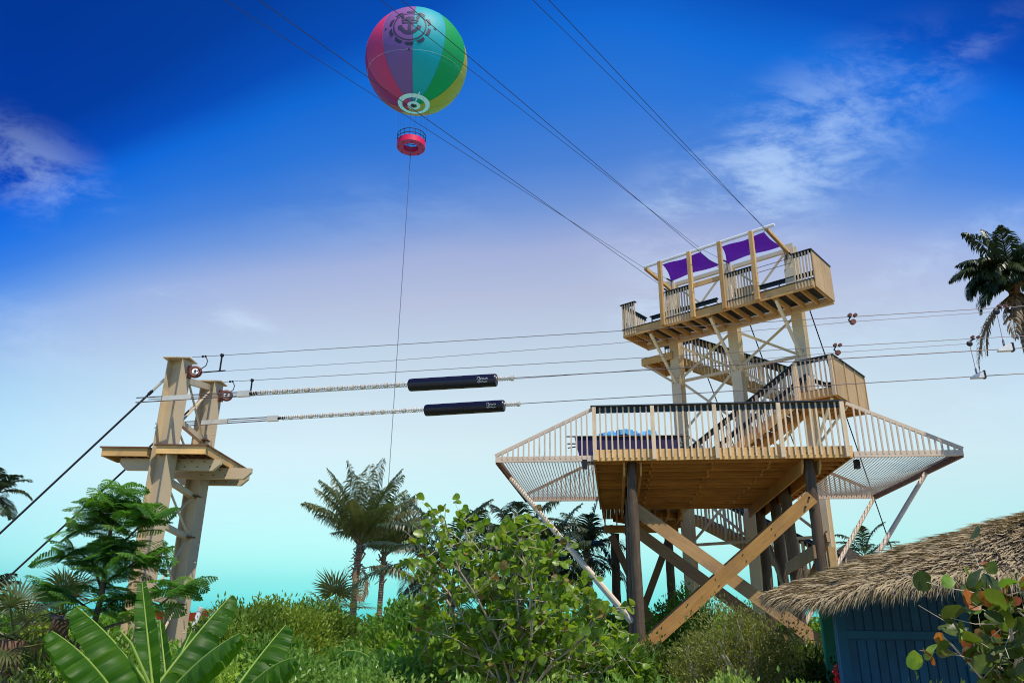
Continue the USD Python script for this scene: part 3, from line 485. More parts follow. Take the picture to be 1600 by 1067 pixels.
for s1, w1, in ((MS0 + 0.3, MW0 + 0.1), (MS1 - 0.15, MW0 + 0.1), (MS1 - 0.15, CW)): beam('knee_brace', 'cream_steel', tower, T(5.66, CW - 0.12, 6.9), T(s1, w1, MZ - 0.27), 0.07, 0.07)
# upper and deck level landings
ul = beam('landing', 'pine', tower, T(-0.35, CW - 0.25, 11.02), T(0.95, CW - 0.25, 11.02), 0.05, 0.26, label='upper landing below the left end of the platform')
for a_, b_ in (((-0.33, 1.68), (-0.33, 3.35)), ((-0.35, 3.35), (0.95, 3.35)), ((0.93, 2.1), (0.93, 3.35))): beam('side_beam', 'pine', ul, T(*a_, 11.02), T(*b_, 11.02), 0.05, 0.26)
for s in (0.0, 0.3, 0.6): beam('joist', 'under_pine', ul, T(s, 1.7, 11.0), T(s, 3.3, 11.0), 0.045, 0.2)
for i in range(9): beam('deck_board', 'brown_timber', ul, T(-0.36, 1.66 + (i + 0.5) * 0.19, 11.165), T(0.96, 1.66 + (i + 0.5) * 0.19, 11.165), 0.183, 0.028)
rail_run(ul, T, -0.3, 0.9, 3.35, 11.16, 12.15, 9, out=0.03)
beam('knee_brace', 'cream_steel', tower, T(0.9, CW + 0.1, 10.0), T(-0.2, CW - 0.2, 10.88), 0.07, 0.08)
dl = beam('landing', 'under_pine', tower, T(-1.1, 0.5, 5.2), T(0.9, 0.5, 5.2), 0.05, 0.26, label='landing at deck level')
beam('side_beam', 'under_pine', dl, T(-1.1, 0.53, 5.2), T(-1.1, 3.4, 5.2), 0.05, 0.26); beam('side_beam', 'under_pine', dl, T(-1.1, 3.4, 5.2), T(0.9, 3.4, 5.2), 0.05, 0.26); beam('side_beam', 'under_pine', dl, T(0.92, 0.53, 5.2), T(0.92, 3.4, 5.2), 0.05, 0.26)
for i in range(20): beam('deck_board', 'brown_timber', dl, T(-1.1, 0.48 + (i + 0.5) * 2.95 / 20, 5.345), T(0.92, 0.48 + (i + 0.5) * 2.95 / 20, 5.345), 2.95 / 20 - 0.006, 0.028)
ll = beam('landing', 'under_pine', tower, T(5.6, 2.2, 2.68), T(6.9, 2.2, 2.68), 0.05, 0.26, label='lowest landing behind the poles')
for i in range(8): beam('deck_board', 'brown_timber', ll, T(5.6, 2.2 + (i + 0.5) * 0.145, 2.83), T(6.9, 2.2 + (i + 0.5) * 0.145, 2.83), 0.139, 0.028)
for s, w in ((5.75, 2.3), (6.8, 2.3), (6.8, 3.3)): beam('post', 'pole_wood', ll, T(s, w, 0), T(s, w, 2.55), 0.14, 0.14, TE)

# shade sails of the launch platform
def sail(corners, label, sag, seams=True):
    t = thing('shade_sail', label, 'shade sail', np.mean(corners, 0), None); A, B, C, Dd = corners; n = 14; m = MB(); v = []
    for i in range(n + 1):
        for j in range(n + 1):
            u, w = i / n, j / n
            # edges curve inwards
            uu = u + 0.025 * math.sin(math.pi * w) * (0.5 - u) * 2; ww = w + 0.035 * math.sin(math.pi * u) * (0.5 - w) * 2
            p = A * (1 - uu) * (1 - ww) + B * uu * (1 - ww) + C * uu * ww + Dd * (1 - uu) * ww
            v.append(p + Z * (-sag * math.sin(math.pi * u) * math.sin(math.pi * w)) + Z * 0.02 * math.sin(9 * u + 4 * w))
    f = []
    for i in range(n):
        for j in range(n): o = i * (n + 1) + j; f += [[o, o + n + 1, o + n + 2], [o, o + n + 2, o + 1]]
    m.add(v, f).build('cloth', 'purple_cloth', t, smooth=True)
    return t
def tp(px, py, w):
    n = TD; d = ray(px, py); o = TO + TD * w; return EYE + d * (((o - EYE) @ n) / (d @ n))
def zz1(x, y): return 940 + x * 0.30936, 330 + y * 0.30936
for k, (q, lab) in enumerate((([(308, 270), (500, 208), (600, 272), (350, 352)], 'purple shade sail over the left half of the launch platform'), ([(607, 180), (820, 108), (910, 178), (630, 262)], 'purple shade sail over the right half of the launch platform'))):
    P = [tp(*zz1(*q[0]), 0.05), tp(*zz1(*q[1]), 0.05), tp(*zz1(*q[2]), 1.5), tp(*zz1(*q[3]), 1.2)]
    t = sail(P, lab, 0.10)
    for p, e_ in ((P[0], T([1.66, 3.98][k], -0.05, 13.85)), (P[1], T([2.83, 5.12][k] + 0.45, 0, 13.98)), (P[2], T(COL[k + 1] - 0.1, 1.75, 13.55)), (P[3], T(COL[k] + 0.1, 1.75, 13.2))): rod('tie_rope', 'black_cable', t, p, e_, 0.010)

# ------------------------------------------------------------------ cables of the launch tower
VPD = unit(ray(1692, 853))
UPC = [(zz1(215, 287), (350, 0), 0, 0.15), (zz1(290, 368), (404, 0), 0, 0.9), (zz1(500, 190), (594, 0), 1, 0.15), (zz1(596, 290), (627, 0), 1, 1.2), (zz1(920, 178), (832, 0), 2, 0.9), (zz1(938, 212), (857, 0), 2, 1.3)]
for i, (a_, b_, c_, w_) in enumerate(UPC):
    P = tp(*a_, w_)
    # the cable lies in the plane through the eye and its two picture points, heading away from the tower
    nrm = np.cross(ray(*a_), ray(*b_)); dirv = -VPD; dirv = unit(dirv - unit(nrm) * (dirv @ unit(nrm)))
    e_ = P + dirv * 75; tt = np.linspace(0, 1, 12); pts = [P + (e_ - P) * t for t in tt]
    end = T(COL[c_] + (-0.1 if i % 2 else 0.12), 1.72, P[2] + (0.0 if i % 2 else -0.05))
    t = thing('zip_cable', ['upper', 'lower'][i % 2] + ' steel cable of the pair running from the %s column of the launch tower' % ['left', 'middle', 'right'][c_], 'cable', P)
    MB().tube([end, *pts], 0.0062 + 0.0015 * (i % 2), 6, False).build('wire', 'black_cable', t, smooth=True)
    rod('end_fitting', 'black_matte', t, end, end + unit(P - end) * 0.30, 0.030, 8)
for k, (a_, b_) in enumerate(((zz1(355, 372), (1205, 847)), (zz1(640, 275), (1241, 695)), (zz1(945, 190), (1393, 857)))):
    P = tp(*a_, 2.0); r1 = ray(*b_); best = None
    for L in np.linspace(8, 60, 1500):
        q = EYE + r1 * (L / np.linalg.norm(r1)); h = q - P; h2 = unit(V(h[0], h[1], 0)); sc_ = abs(h2 @ unit(V(VPD[0], VPD[1], 0)) - 1)
        if best is None or sc_ < best[0]: best = (sc_, q)
    q = best[1]; g_ = P + (q - P) * ((P[2] - 0.0) / max(P[2] - q[2], 1e-3))
    t = thing('guy_cable', 'dark guy cable slanting down behind the tower from its %s column' % ['left', 'middle', 'right'][k], 'cable', P)
    MB().tube([P, g_], 0.022, 6, False).build('wire', 'black_cable', t, smooth=True); rod('turnbuckle', 'cable_steel', t, P + (g_ - P) * 0.02, P + (g_ - P) * 0.04, 0.03, 8)

# ------------------------------------------------------------------ zip line end tower on the left
lt = thing('cable_end_tower', 'cream steel end tower with two columns and a small platform beside the feathery tree', 'tower', (-6.45, 15.0, 0))
C1, C2 = V(-6.50, 14.28, 0), V(-6.42, 15.78, 0); LT = 6.42
for c_, b_ in ((C1, 0.37), (C2, 0.37)):
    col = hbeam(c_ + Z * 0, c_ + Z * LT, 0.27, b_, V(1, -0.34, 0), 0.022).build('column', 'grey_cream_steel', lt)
    MB().box(c_ + Z * (LT + 0.012), V(0.26, 0, 0), V(0, 0.2, 0), Z * 0.010).build('cap_plate', 'grey_cream_steel', col)
f1, f2 = C1 + V(0.10, 0.16, 0), C2 + V(0.02, -0.14, 0)
for z in (1.95, 3.2, 4.0, 5.15): 
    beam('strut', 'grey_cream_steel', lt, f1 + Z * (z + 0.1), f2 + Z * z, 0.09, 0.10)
    MB().box(f2 + Z * z + V(0.05, -0.02, 0), V(0.10, 0, 0), V(0, 0.12, 0), Z * 0.012).build('gusset', 'boot_brown', lt)
for z0, z1 in ((2.0, 3.15), (3.25, 4.0), (4.4, 5.1), (5.2, 6.2)):
    rod('cross_brace', 'grey_cream_steel', lt, f1 + Z * z0 + V(0, 0.02, 0), f2 + Z * z1, 0.024, 6); rod('cross_brace', 'grey_cream_steel', lt, f1 + Z * z1, f2 + Z * z0 + V(0, 0.02, 0), 0.024, 6)
rod('cross_brace', 'grey_cream_steel', lt, f1 + Z * 0.6, f2 + Z * 1.9, 0.024, 6)
beam('strut', 'grey_cream_steel', lt, C1 + V(0.15, 0.1, 6.05), C2 + V(-0.02, -0.15, 6.3), 0.10, 0.12)
PZ = 4.72
for (x0, x1, y0, y1, side) in ((-7.72, -6.86, 14.36, 15.0, 0), (-6.58, -5.66, 14.10, 16.50, 1)):
    pf = MB().beam(V(x0, y0, PZ - 0.10), V(x1, y0, PZ - 0.10), 0.04, 0.15).build('platform', 'pine', lt, uv=True, label=['left half of the small platform', 'right half of the small platform'][side])
    for x in (x0, x1): beam('side_beam', 'pine', pf, V(x, y0 + 0.02, PZ - 0.10), V(x, y1, PZ - 0.10), 0.04, 0.15)
    beam('side_beam', 'pine', pf, V(x0, y1, PZ - 0.10), V(x1, y1, PZ - 0.10), 0.04, 0.15)
    k = int((x1 - x0) / 0.17)
    for i in range(1, k): beam('joist', 'red_brown', pf, V(x0 + (x1 - x0) * i / k, y0 + 0.02, PZ - 0.09), V(x0 + (x1 - x0) * i / k, y1 - 0.02, PZ - 0.09), 0.04, 0.10)
    k = int((y1 - y0) / 0.14)
    for i in range(k): beam('deck_board', 'red_brown', pf, V(x0 - 0.04, y0 - 0.05 + (i + 0.5) * (y1 - y0 + 0.1) / k, PZ - 0.012), V(x1 + 0.04, y0 - 0.05 + (i + 0.5) * (y1 - y0 + 0.1) / k, PZ - 0.012), (y1 - y0 + 0.1) / k - 0.008, 0.025)
for y, xa, xb, zt in ((14.62, -7.42, -5.52, PZ - 0.185), (15.35, -7.20, -5.25 + 0.05, PZ - 0.185), (16.1, -7.0, -5.5, PZ - 0.185)):
    for o in ((-0.11,) if y < 15 else (0.0,)):
        p = [V(xa + 0.12, y + o, zt - 0.22), V(xb - 0.14, y + o, zt - 0.22), V(xb, y + o, zt - 0.09), V(xb, y + o, zt), V(xa, y + o, zt), V(xa, y + o, zt - 0.10)]
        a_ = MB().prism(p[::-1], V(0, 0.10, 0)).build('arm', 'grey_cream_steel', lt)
        for i in range(6): rod('bolt', 'boot_brown', a_, V(-6.3 + i * 0.12, y + o, zt - 0.05 - 0.1 * (i % 2)), V(-6.3 + i * 0.12, y + o - 0.012, zt - 0.05 - 0.1 * (i % 2)), 0.014, 6)
for z in np.arange(0.8, LT - 0.9, 0.32): rod('climbing_peg', 'grey_cream_steel', lt, C2 + V(0.21, -0.10, z), C2 + V(0.27, -0.12, z), 0.012, 5)

# cables between the end tower and the right: points on level lines
def cable_line(pl, y0, pr): A = at(*pl, y0); B = atz(*pr, A[2]); return A, B
def on(A, B, px):
    lo, hi = 0.0, 1.15
    for _ in range(50):
        m_ = (lo + hi) / 2; q = A + (B - A) * m_; dd = q - EYE; x = 800 + FPX * (dd @ RIGHT) / (dd @ FWD)
        lo, hi = (m_, hi) if x < px else (lo, m_)
    return A + (B - A) * lo
K1 = cable_line((300, 558), 14.28, (1600, 478.5)); K2 = cable_line((344, 597), 15.78, (1600, 524.5)); K3 = cable_line((232, 624), 14.05, (1600, 543.5)); K4 = cable_line((290, 662), 15.6, (1600, 583.5))
for (A, B), r, lab in ((K1, 0.0055, 'thin upper control cable from the top of the nearer end column'), (K2, 0.0055, 'thin upper control cable from the top of the farther end column'), (K3, 0.0072, 'heavy main zip cable carrying the upper brake tube'), (K4, 0.0072, 'heavy main zip cable carrying the lower brake tube')):
    t = thing('zip_cable', lab, 'cable', A); MB().tube([A, A + (B - A) * 1.6], r, 6, False).build('wire', 'cable_steel', t, smooth=True)
    if r > 0.007:
        u = unit(B - A); nn = unit(np.cross(u, Z)); px_ = [(197, 385, 424, 372), (282, 430, 466, 418)][lab.endswith('lower brake tube')]
        for o in (-0.045, 0.045): MB().tube([on(A, B, 300 if px_[0] < 250 else 320) - u * 1.2 + Z * o, on(A, B, px_[3]) + Z * o * 0.8], 0.011, 6).build('tail_wire', 'cable_steel', t, smooth=True)
        q = on(A, B, px_[3]); MB().beam(q, q + u * 0.24, 0.06, 0.11).build('socket', 'pale_metal', t); rod('end_fitting', 'black_matte', t, q + u * 0.24, q + u * 0.38, 0.028, 8)
        q = on(A, B, [262, 322][lab.endswith('lower brake tube')]); MB().beam(q - u * 0.1, q + u * 0.5, 0.05, 0.09).build('anchor_plate', 'pale_metal', t)
    else:
        q = on(A, B, [347, 394][lab.endswith('farther end column')]); m = trimesh.creation.icosphere(1, 0.04); m.apply_translation(q); MB().mesh(m).build('clamp', 'black_matte', t, smooth=True)
        rod('drop_rod', 'black_matte', t, q, q - Z * 0.31, 0.018, 6)
        for k, dx in enumerate((0.04, 0.10)): rod('clamp', 'black_matte', t, A + unit(B - A) * (0.18 + dx), A + unit(B - A) * (0.21 + dx), 0.022, 6)
        q = A + unit(B - A) * 0.3; MB().tube([q + V(0, -0.01, -0.3 * 0) , q + V(0.06, -0.02, -0.1), q + V(0.04, -0.02, -0.2), q + V(-0.05, -0.02, -0.27), q + V(-0.12, -0.02, -0.32)], 0.010, 5).build('loop', 'black_cable', t, smooth=True)
# brake wheels on the columns
for k, (px_, c_) in enumerate((((305, 581), C1), ((354, 618), C2))):
    q = at(*px_, c_[1] - 0.02); t = thing('cable_pulley', ['rusty brake wheel bracketed to the nearer end column', 'rusty brake wheel bracketed to the farther end column'][k], 'pulley', q)
    ax = unit(V(0.35, -0.94, 0.1)); m = trimesh.creation.torus(0.095, 0.035, 28, 10); R_ = trimesh.geometry.align_vectors([0, 0, 1], ax); m.apply_transform(R_); m.apply_translation(q); MB().mesh(m).build('rim', 'pulley_red', t, smooth=True)
    rod('hub', 'white_paint', t, q - ax * 0.03, q + ax * 0.035, 0.062, 18); rod('axle', 'black_matte', t, q - ax * 0.06, q + ax * 0.07, 0.02, 8)
    MB().box(q + V(-0.14, 0.03, 0.0), V(0.05, 0, 0), V(0, 0.05, 0), Z * 0.12).build('bracket', 'pulley_red', t)
# return ropes and trolleys
for k, ((pa, ya), mid_, end_, KA) in enumerate(((((313, 582), 14.25), (1328, 503), (1557, 487), K1), (((362, 620), 15.75), (1305, 551), (1515, 537), K2))):
    A = at(*pa, ya); lab = ['nearer', 'farther'][k]
    def under_(px, py):
        q = on(*KA, px); return at(px, py, q[1])
    Mq, Eq = under_(*mid_), under_(*end_)
    t = thing('return_rope', 'thin sagging return rope running from the brake wheel of the %s end column' % lab, 'rope', A); MB().tube([A, A + (Mq - A) * 0.33 - Z * 0.06, A + (Mq - A) * 0.66 - Z * 0.06, Mq, Eq], 0.0042, 5, False).build('strand', 'cable_steel', t, smooth=True)
    rod('thick_end', 'black_cable', t, A, A + (Mq - A) * 0.045, 0.013, 6)
    q = on(*KA, mid_[0]); t = thing('cable_roller', 'small dark pulley hanging on the %s control cable' % ['upper', 'lower'][k], 'pulley', q)
    rod('top_wheel', 'pulley_red', t, q + V(0.0, -0.03, 0.03), q + V(0, 0.03, 0.03), 0.03, 12); rod('top_wheel', 'pulley_red', t, q + V(0.09, -0.03, 0.03), q + V(0.09, 0.03, 0.03), 0.03, 12)
    MB().tube([q + V(0.02, 0, 0.02), q + V(-0.03, 0, -0.06), q + V(0.03, 0, -0.12)], 0.014, 6).build('hook', 'black_matte', t, smooth=True); rod('lower_wheel', 'pulley_red', t, Mq + V(0.05, -0.03, 0.0), Mq + V(0.05, 0.03, 0.0), 0.045, 14)
    q = on(*KA, end_[0] + 5); t = thing('zip_trolley', 'pale trolley hanging by a thin line from a black pulley on the %s control cable' % ['upper', 'lower'][k], 'trolley', q)
    for o in (0, 0.1): rod('top_wheel', 'pulley_red', t, q + V(o, -0.03, 0.03), q + V(o, 0.03, 0.03), 0.024, 12)
    m = trimesh.creation.icosphere(2, 0.055); m.apply_scale([1.0, 0.6, 0.9]); m.apply_translation(Eq); MB().mesh(m).build('block', 'black_matte', t, smooth=True); rod('link', 'black_matte', t, q + V(0.03, 0, 0), Eq + V(0.02, 0, 0.05), 0.016, 6)
    main = (K3, K4)[k]; e_ = on(*main, [1570, 1527][k]); rod('line', 'cable_steel', t, Eq - Z * 0.05, e_ + Z * 0.06, 0.0055, 5); rod('line_sleeve', 'black_matte', t, e_ + (Eq - e_) * 0.22, e_ + Z * 0.05, 0.014, 6)
    u = unit(main[1] - main[0]); n_ = unit(np.cross(u, Z)); p = [e_ - u * 0.10 - Z * 0.035, e_ + u * 0.09 - Z * 0.035, e_ + u * 0.09 + Z * 0.07, e_ + u * 0.04 + Z * 0.065, e_ - u * 0.10 - Z * 0.008]
    MB().prism([x - n_ * 0.04 for x in p], n_ * 0.08).build('body', 'white_paint', t); MB().box(e_ + u * 0.105 + Z * 0.02, u * 0.015, n_ * 0.04, Z * 0.065).build('bumper', 'black_matte', t)
# spring packs and brake tubes
def scribble(P, u, v, n_, size):
    pts = [[(-.5, .1), (-.45, .45), (-.3, .5), (-.22, .3), (-.35, .05), (-.2, -.2), (-.35, -.45), (-.5, -.3), (-.3, -.15)], [(-.25, .3), (-.1, .0), (-.05, .35), (.05, .05), (.1, .3)], [(.12, .25), (.2, .05), (.3, .3), (.34, .0), (.42, .3), (.5, .1)], [(-.2, -.35), (.0, -.25), (.2, -.4), (.45, -.3)]]
    m = MB()
    for c in pts: m.tube([P + u * (x * size) + v * (y * size * 0.55) + n_ * 0.012 for x, y in c], size * 0.05, 5)
    return m
for k, ((A, B), p0, p1, t0, t1, e1) in enumerate(((K3, 395, 640, 640, 776, 800), (K4, 440, 665, 665, 788, 810))):
    lab = ['upper', 'lower'][k]; u = unit(B - A); v = unit(Z - u * (Z @ u)); n_ = np.cross(u, v); S, E_ = on(A, B, p0), on(A, B, p1)
    t = thing('brake_spring', 'long pale coil spring with round spacers threaded on the %s main cable' % lab, 'spring', S)
    L = np.linalg.norm(E_ - S); turns = 62; th = np.linspace(0, turns * 2 * np.pi, turns * 7); MB().tube([S + u * (L * a / th[-1]) + 0.040 * (math.cos(a) * v + math.sin(a) * n_) for a in th], 0.0085, 4).build('coil', 'pale_metal', t, smooth=True)
    for i in range(1, 14): q = S + u * (L * i / 14.0); rod('spacer', 'pale_metal', t, q - u * 0.025, q + u * 0.025, 0.047, 12)
    S2, E2 = on(A, B, t0), on(A, B, t1); t = thing('brake_tube', 'dark navy vinyl brake tube with white script on the %s main cable' % lab, 'tube', (S2 + E2) / 2)
    Rr = 0.112; o = -v * 0.02; MB().tube([S2 + o, S2 + u * 0.012 + o, S2 + u * 0.04 + o, E2 - u * 0.04 + o, E2 - u * 0.012 + o, E2 + o], [Rr * 0.9, Rr * 0.97, Rr, Rr, Rr * 0.97, Rr * 0.9], 28).build('sleeve', 'navy_vinyl', t, smooth=50)
    toward = unit(EYE - E2); toward = unit(toward - u * (toward @ u)); vv = np.cross(toward, u); vv = vv if vv[2] > 0 else -vv
    scribble(E2 - u * 0.22 + o + toward * Rr + vv * 0.02, u, vv, toward, 0.18).build('script', 'script_grey', t)
    q = E2; L2 = np.linalg.norm(on(A, B, e1) - E2); th = np.linspace(0, 9 * 2 * np.pi, 70); MB().tube([q + u * (L2 * a / th[-1]) + 0.035 * (math.cos(a) * v + math.sin(a) * n_) for a in th], 0.009, 4).build('end_spring', 'pale_metal', t, smooth=True)
    rod('end_stop', 'pale_metal', t, q + u * (L2 - 0.02), q + u * (L2 + 0.03), 0.05, 12)
for k, (P, pend) in enumerate(((at(258, 592, 14.3), (-60, 889)), (at(313, 625, 15.78), (-60, 969)))):
    q = at(*pend, P[1]); g_ = P + (q - P) * (P[2] / max(P[2] - q[2], 0.01))
    t = thing('guy_cable', ['dark guy cable slanting down left from the nearer end column', 'dark guy cable slanting down left behind the small platform'][k], 'cable', P); u = unit(g_ - P)
    MB().tube([P, g_], 0.020, 6, False).build('wire', 'black_cable', t, smooth=True); rod('turnbuckle', 'pale_metal', t, P, P + u * 0.30, 0.028, 8)
    if k == 0: rod('sleeve', 'black_cable', t, P + u * 0.32, P + u * 0.42, 0.032, 8)

# ------------------------------------------------------------------ helium balloon
BC = EYE + ray(651, 98) * 168.0; BR = 11.05
bal = thing('helium_balloon', 'large round balloon in bright coloured gores with a dark emblem high in the sky', 'balloon', BC)
cb = unit(V(EYE[0] - BC[0], EYE[1] - BC[1], 0)); az0 = math.atan2(cb[1], cb[0]) + math.radians(-6)
def sph(th, ph, r=BR): return BC + r * V(math.sin(th) * math.cos(ph), math.sin(th) * math.sin(ph), -math.cos(th) * 1.03)
def patch(th0, th1, p0, p1, nt, np_, r=BR):
    v = [sph(th0 + (th1 - th0) * i / nt, p0 + (p1 - p0) * j / np_, r) for i in range(nt + 1) for j in range(np_ + 1)]; f = []
    for i in range(nt):
        for j in range(np_): o = i * (np_ + 1) + j; f += [[o, o + np_ + 1, o + np_ + 2], [o, o + np_ + 2, o + 1]]
    return v, f
for i, nm in enumerate(('purple', 'pink', 'magenta', 'red', 'orange', 'orange', 'yellow', 'yellow', 'green', 'cyan')):
    # seen from below and from the front: purple starts left of the middle, cyan right of it
    p0 = az0 - math.radians(36 * (i + 1)); g_ = MB().add(*patch(0.04, math.pi, p0, p0 + math.radians(36), 60, 12)).build('gore', 'gore_' + nm, bal, smooth=True)
    MB().tube([sph(th, p0 + math.radians(36), BR + 0.02) for th in np.linspace(0.3, 3.0, 50)], 0.035, 4, False).build('seam', 'gore_' + nm, g_, smooth=True)
ring = lambda a, b, r, m, nm: MB().add(*patch(math.asin(a / BR), math.asin(b / BR), 0, 2 * math.pi, 3, 64, BR + r)).build(nm, m, bal, smooth=True)
ring(2.45, 3.40, 0.05, 'white_paint', 'bottom_ring'); ring(0.72, 1.38, 0.05, 'white_paint', 'bottom_ring'); ring(0.02, 0.46, 0.06, 'black_matte', 'valve')
rod('valve_hose', 'white_paint', bal, sph(0.06, az0 + 0.3, BR + 0.1), sph(0.38, az0 + 0.35, BR + 0.3), 0.12)
for th in (1.15,): MB().tube([sph(th + 0.04 * math.cos(a * 2), a, BR + 0.03) for a in np.linspace(0, 2 * math.pi, 90)], 0.018, 4, False).build('net_line', 'white_paint', bal, smooth=True)
# emblem: ring of waves with a crown and anchor
vb = unit(EYE - BC); rb = unit(np.cross(Z, vb)); ub = np.cross(vb, rb)
en = unit(-0.175 * rb + 0.64 * ub + 0.75 * vb); er = unit(np.cross(Z, en)); eu = np.cross(en, er)
S = 4.35
def arc_pts(r, a0, a1, n=10): return [(r * math.cos(a), r * math.sin(a)) for a in np.linspace(a0, a1, n)]
shapes = [sg.Point(0, 0).buffer(0.79, 48).difference(sg.Point(0, 0).buffer(0.735, 48))]
for k in range(10):
    a0 = 2 * math.pi * k / 10 + 0.07; a1 = a0 + 2 * math.pi / 10 - 0.14; shapes.append(sg.Polygon(arc_pts(0.86, a0, a1) + arc_pts(1.0, a1 - 0.05, a0 + 0.12)))
for a in (0, math.pi / 2 * 2, -math.pi / 2): shapes.append(affinity.translate(affinity.rotate(sg.Polygon([(0, 0.07), (0.07, -0.05), (-0.07, -0.05)]), math.degrees(a) + 90), 1.15 * math.cos(a), 1.15 * math.sin(a)))
anchor = [sg.box(-0.075, -0.42, 0.075, 0.40), sg.box(-0.36, 0.10, 0.36, 0.19), sg.Polygon([(-0.075, 0.36), (-0.10, 0.58), (0, 0.50), (0.10, 0.58), (0.075, 0.36)])]
anchor += [sg.box(-0.40, 0.26, 0.40, 0.33), sg.box(-0.40, 0.22, -0.30, 0.46), sg.box(0.30, 0.22, 0.40, 0.46), sg.Polygon([(-0.45, 0.52), (-0.36, 0.62), (-0.27, 0.52), (-0.31, 0.40), (-0.41, 0.40)]), sg.Polygon([(0.45, 0.52), (0.36, 0.62), (0.27, 0.52), (0.31, 0.40), (0.41, 0.40)]), sg.Polygon([(-0.18, 0.33), (-0.22, 0.50), (-0.12, 0.50), (-0.08, 0.33)]), sg.Polygon([(0.18, 0.33), (0.22, 0.50), (0.12, 0.50), (0.08, 0.33)])]
anchor.append(sg.Polygon(arc_pts(0.48, math.pi + 0.15, 2 * math.pi - 0.15, 24) + arc_pts(0.33, 2 * math.pi - 0.3, math.pi + 0.3, 24)))
for q in (-1, 1): anchor.append(sg.Polygon([(q * 0.56, -0.02), (q * 0.34, 0.02), (q * 0.40, -0.22), (q * 0.50, -0.24)]))
shapes.append(shapely.union_all(anchor))
emb = MB(); g = 0.10
for sh in shapes:
    x0, y0, x1, y1 = sh.bounds
    for gx in np.arange(math.floor(x0 / g) * g, x1, g):
        for gy in np.arange(math.floor(y0 / g) * g, y1, g):
            c = sh.intersection(sg.box(gx, gy, gx + g, gy + g))
            for q in getattr(c, 'geoms', [c]):
                if q.geom_type == 'Polygon' and q.area > 1e-6:
                    vv, ff = trimesh.creation.triangulate_polygon(q, engine='earcut'); P = [unit(en * math.sqrt(max(BR * BR - S * S * (x * x + y * y), 1)) + er * x * S + eu * y * S) for x, y in vv[:, :2]]
                    emb.add([BC + V(p[0], p[1], p[2] * 1.03) * (BR + 0.06) for p in P], ff)
emb.build('emblem', 'emblem_ink', bal, kind='stuff')
BK = V(BC[0], BC[1], atz(644, 224, 0)[2] if False else at(644, 222, BC[1])[2])
bk = thing('balloon_basket', 'red ring shaped basket hanging below the balloon', 'basket', BK)
def ringwall(r0, r1, z0, z1, n=48):
    a = np.arange(n) * 2 * np.pi / n; c, s_ = np.cos(a), np.sin(a); v = np.vstack([np.c_[r * c, r * s_, np.full(n, z)] for r, z in ((r0, z0), (r1, z0), (r1, z1), (r0, z1))]) + BK; f = []
    for i in range(n):
        j = (i + 1) % n
        for q in range(4): a_, b_ = q * n, ((q + 1) % 4) * n; f += [[a_ + i, a_ + j, b_ + j], [a_ + i, b_ + j, b_ + i]]
    return v, f
MB().add(*ringwall(1.55, 2.95, -1.45, -1.30)).build('floor', 'red_paint', bk); MB().add(*ringwall(2.87, 2.95, -1.30, -0.15)).build('outer_panel', 'red_paint', bk); MB().add(*ringwall(1.55, 1.63, -1.30, -0.25)).build('inner_panel', 'red_paint', bk)
for z, r in ((1.35, 2.95), (0.45, 2.95), (-0.2, 1.6)): MB().tube([BK + V(r * math.cos(a), r * math.sin(a), z) for a in np.linspace(0, 2 * math.pi, 49)], 0.075, 6, False).build('hoop', 'black_matte', bk, smooth=True)
for i in range(16):
    a = 2 * math.pi * i / 16; rod('bar', 'black_matte', bk, BK + V(2.93 * math.cos(a), 2.93 * math.sin(a), -0.2), BK + V(2.93 * math.cos(a), 2.93 * math.sin(a), 1.35), 0.05, 5)
    if i % 2 == 0: rod('suspension_line', 'cable_steel', bk, BK + V(2.9 * math.cos(a), 2.9 * math.sin(a), 1.35), BC + V(3.3 * math.cos(a), 3.3 * math.sin(a), -10.8), 0.018, 4)
for i in range(8): a = 2 * math.pi * i / 8 + 0.2; rod('foot', 'black_matte', bk, BK + V(2.5 * math.cos(a), 2.5 * math.sin(a), -1.45), BK + V(2.5 * math.cos(a), 2.5 * math.sin(a), -1.9), 0.06, 5)
for i in range(3): a = 2 * math.pi * i / 3; rod('spoke', 'black_matte', bk, BK + V(1.55 * math.cos(a), 1.55 * math.sin(a), -1.4), BK + V(0, 0, -1.4), 0.05, 5)
tt = thing('balloon_tether', 'thin tether line dropping from the basket to the ground', 'tether', V(BK[0], BK[1], 0)); MB().tube([V(BK[0], BK[1], 0), BK - Z * 1.4], 0.055, 5, False).build('line', 'cable_steel', tt, smooth=True)

# ------------------------------------------------------------------ thatched hut on the right
HC = V(7.17, 10.24, 0); HR = 3.62
hut = thing('thatched_hut', 'low round hut with shaggy palm thatch roof and a blue board wall', 'hut', HC)
# eave height changes around the roof; angle measured at the hut's centre
def eave(phi):
    d = V(math.cos(phi), math.sin(phi)); c = -0.0
    return 2.03 + 0.10 * math.sin(phi * 3 + 1.1) + 0.04 * math.sin(phi * 7 + 0.4)
APEX = 3.07
def roof_pt(phi, t, off=0.0):
    "t 0 at the eave, 1 at the top"
    t = min(max(t, 0.0), 0.999); r = HR * (1 - t); ez = eave(phi); z = ez + (APEX - ez) * (1 - (1 - t) ** 1.2) + 0.05 * math.sin(phi * 11 + 7 * t) * (1 - t) * t * 2
    return V(HC[0] + r * math.cos(phi), HC[1] + r * math.sin(phi), z + off)
NPH = 96; m = MB(); v = []; f = []
for k in range(13):
    for i in range(NPH): v.append(roof_pt(2 * math.pi * i / NPH, min(k / 12, 0.995), -0.02))
for k in range(12):
    for i in range(NPH): o = k * NPH; j = (i + 1) % NPH; f += [[o + i, o + j, o + NPH + j], [o + i, o + NPH + j, o + NPH + i]]
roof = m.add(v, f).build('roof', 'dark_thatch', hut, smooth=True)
rg = np.random.default_rng(11); vs, fs = [], []
NT = 52000
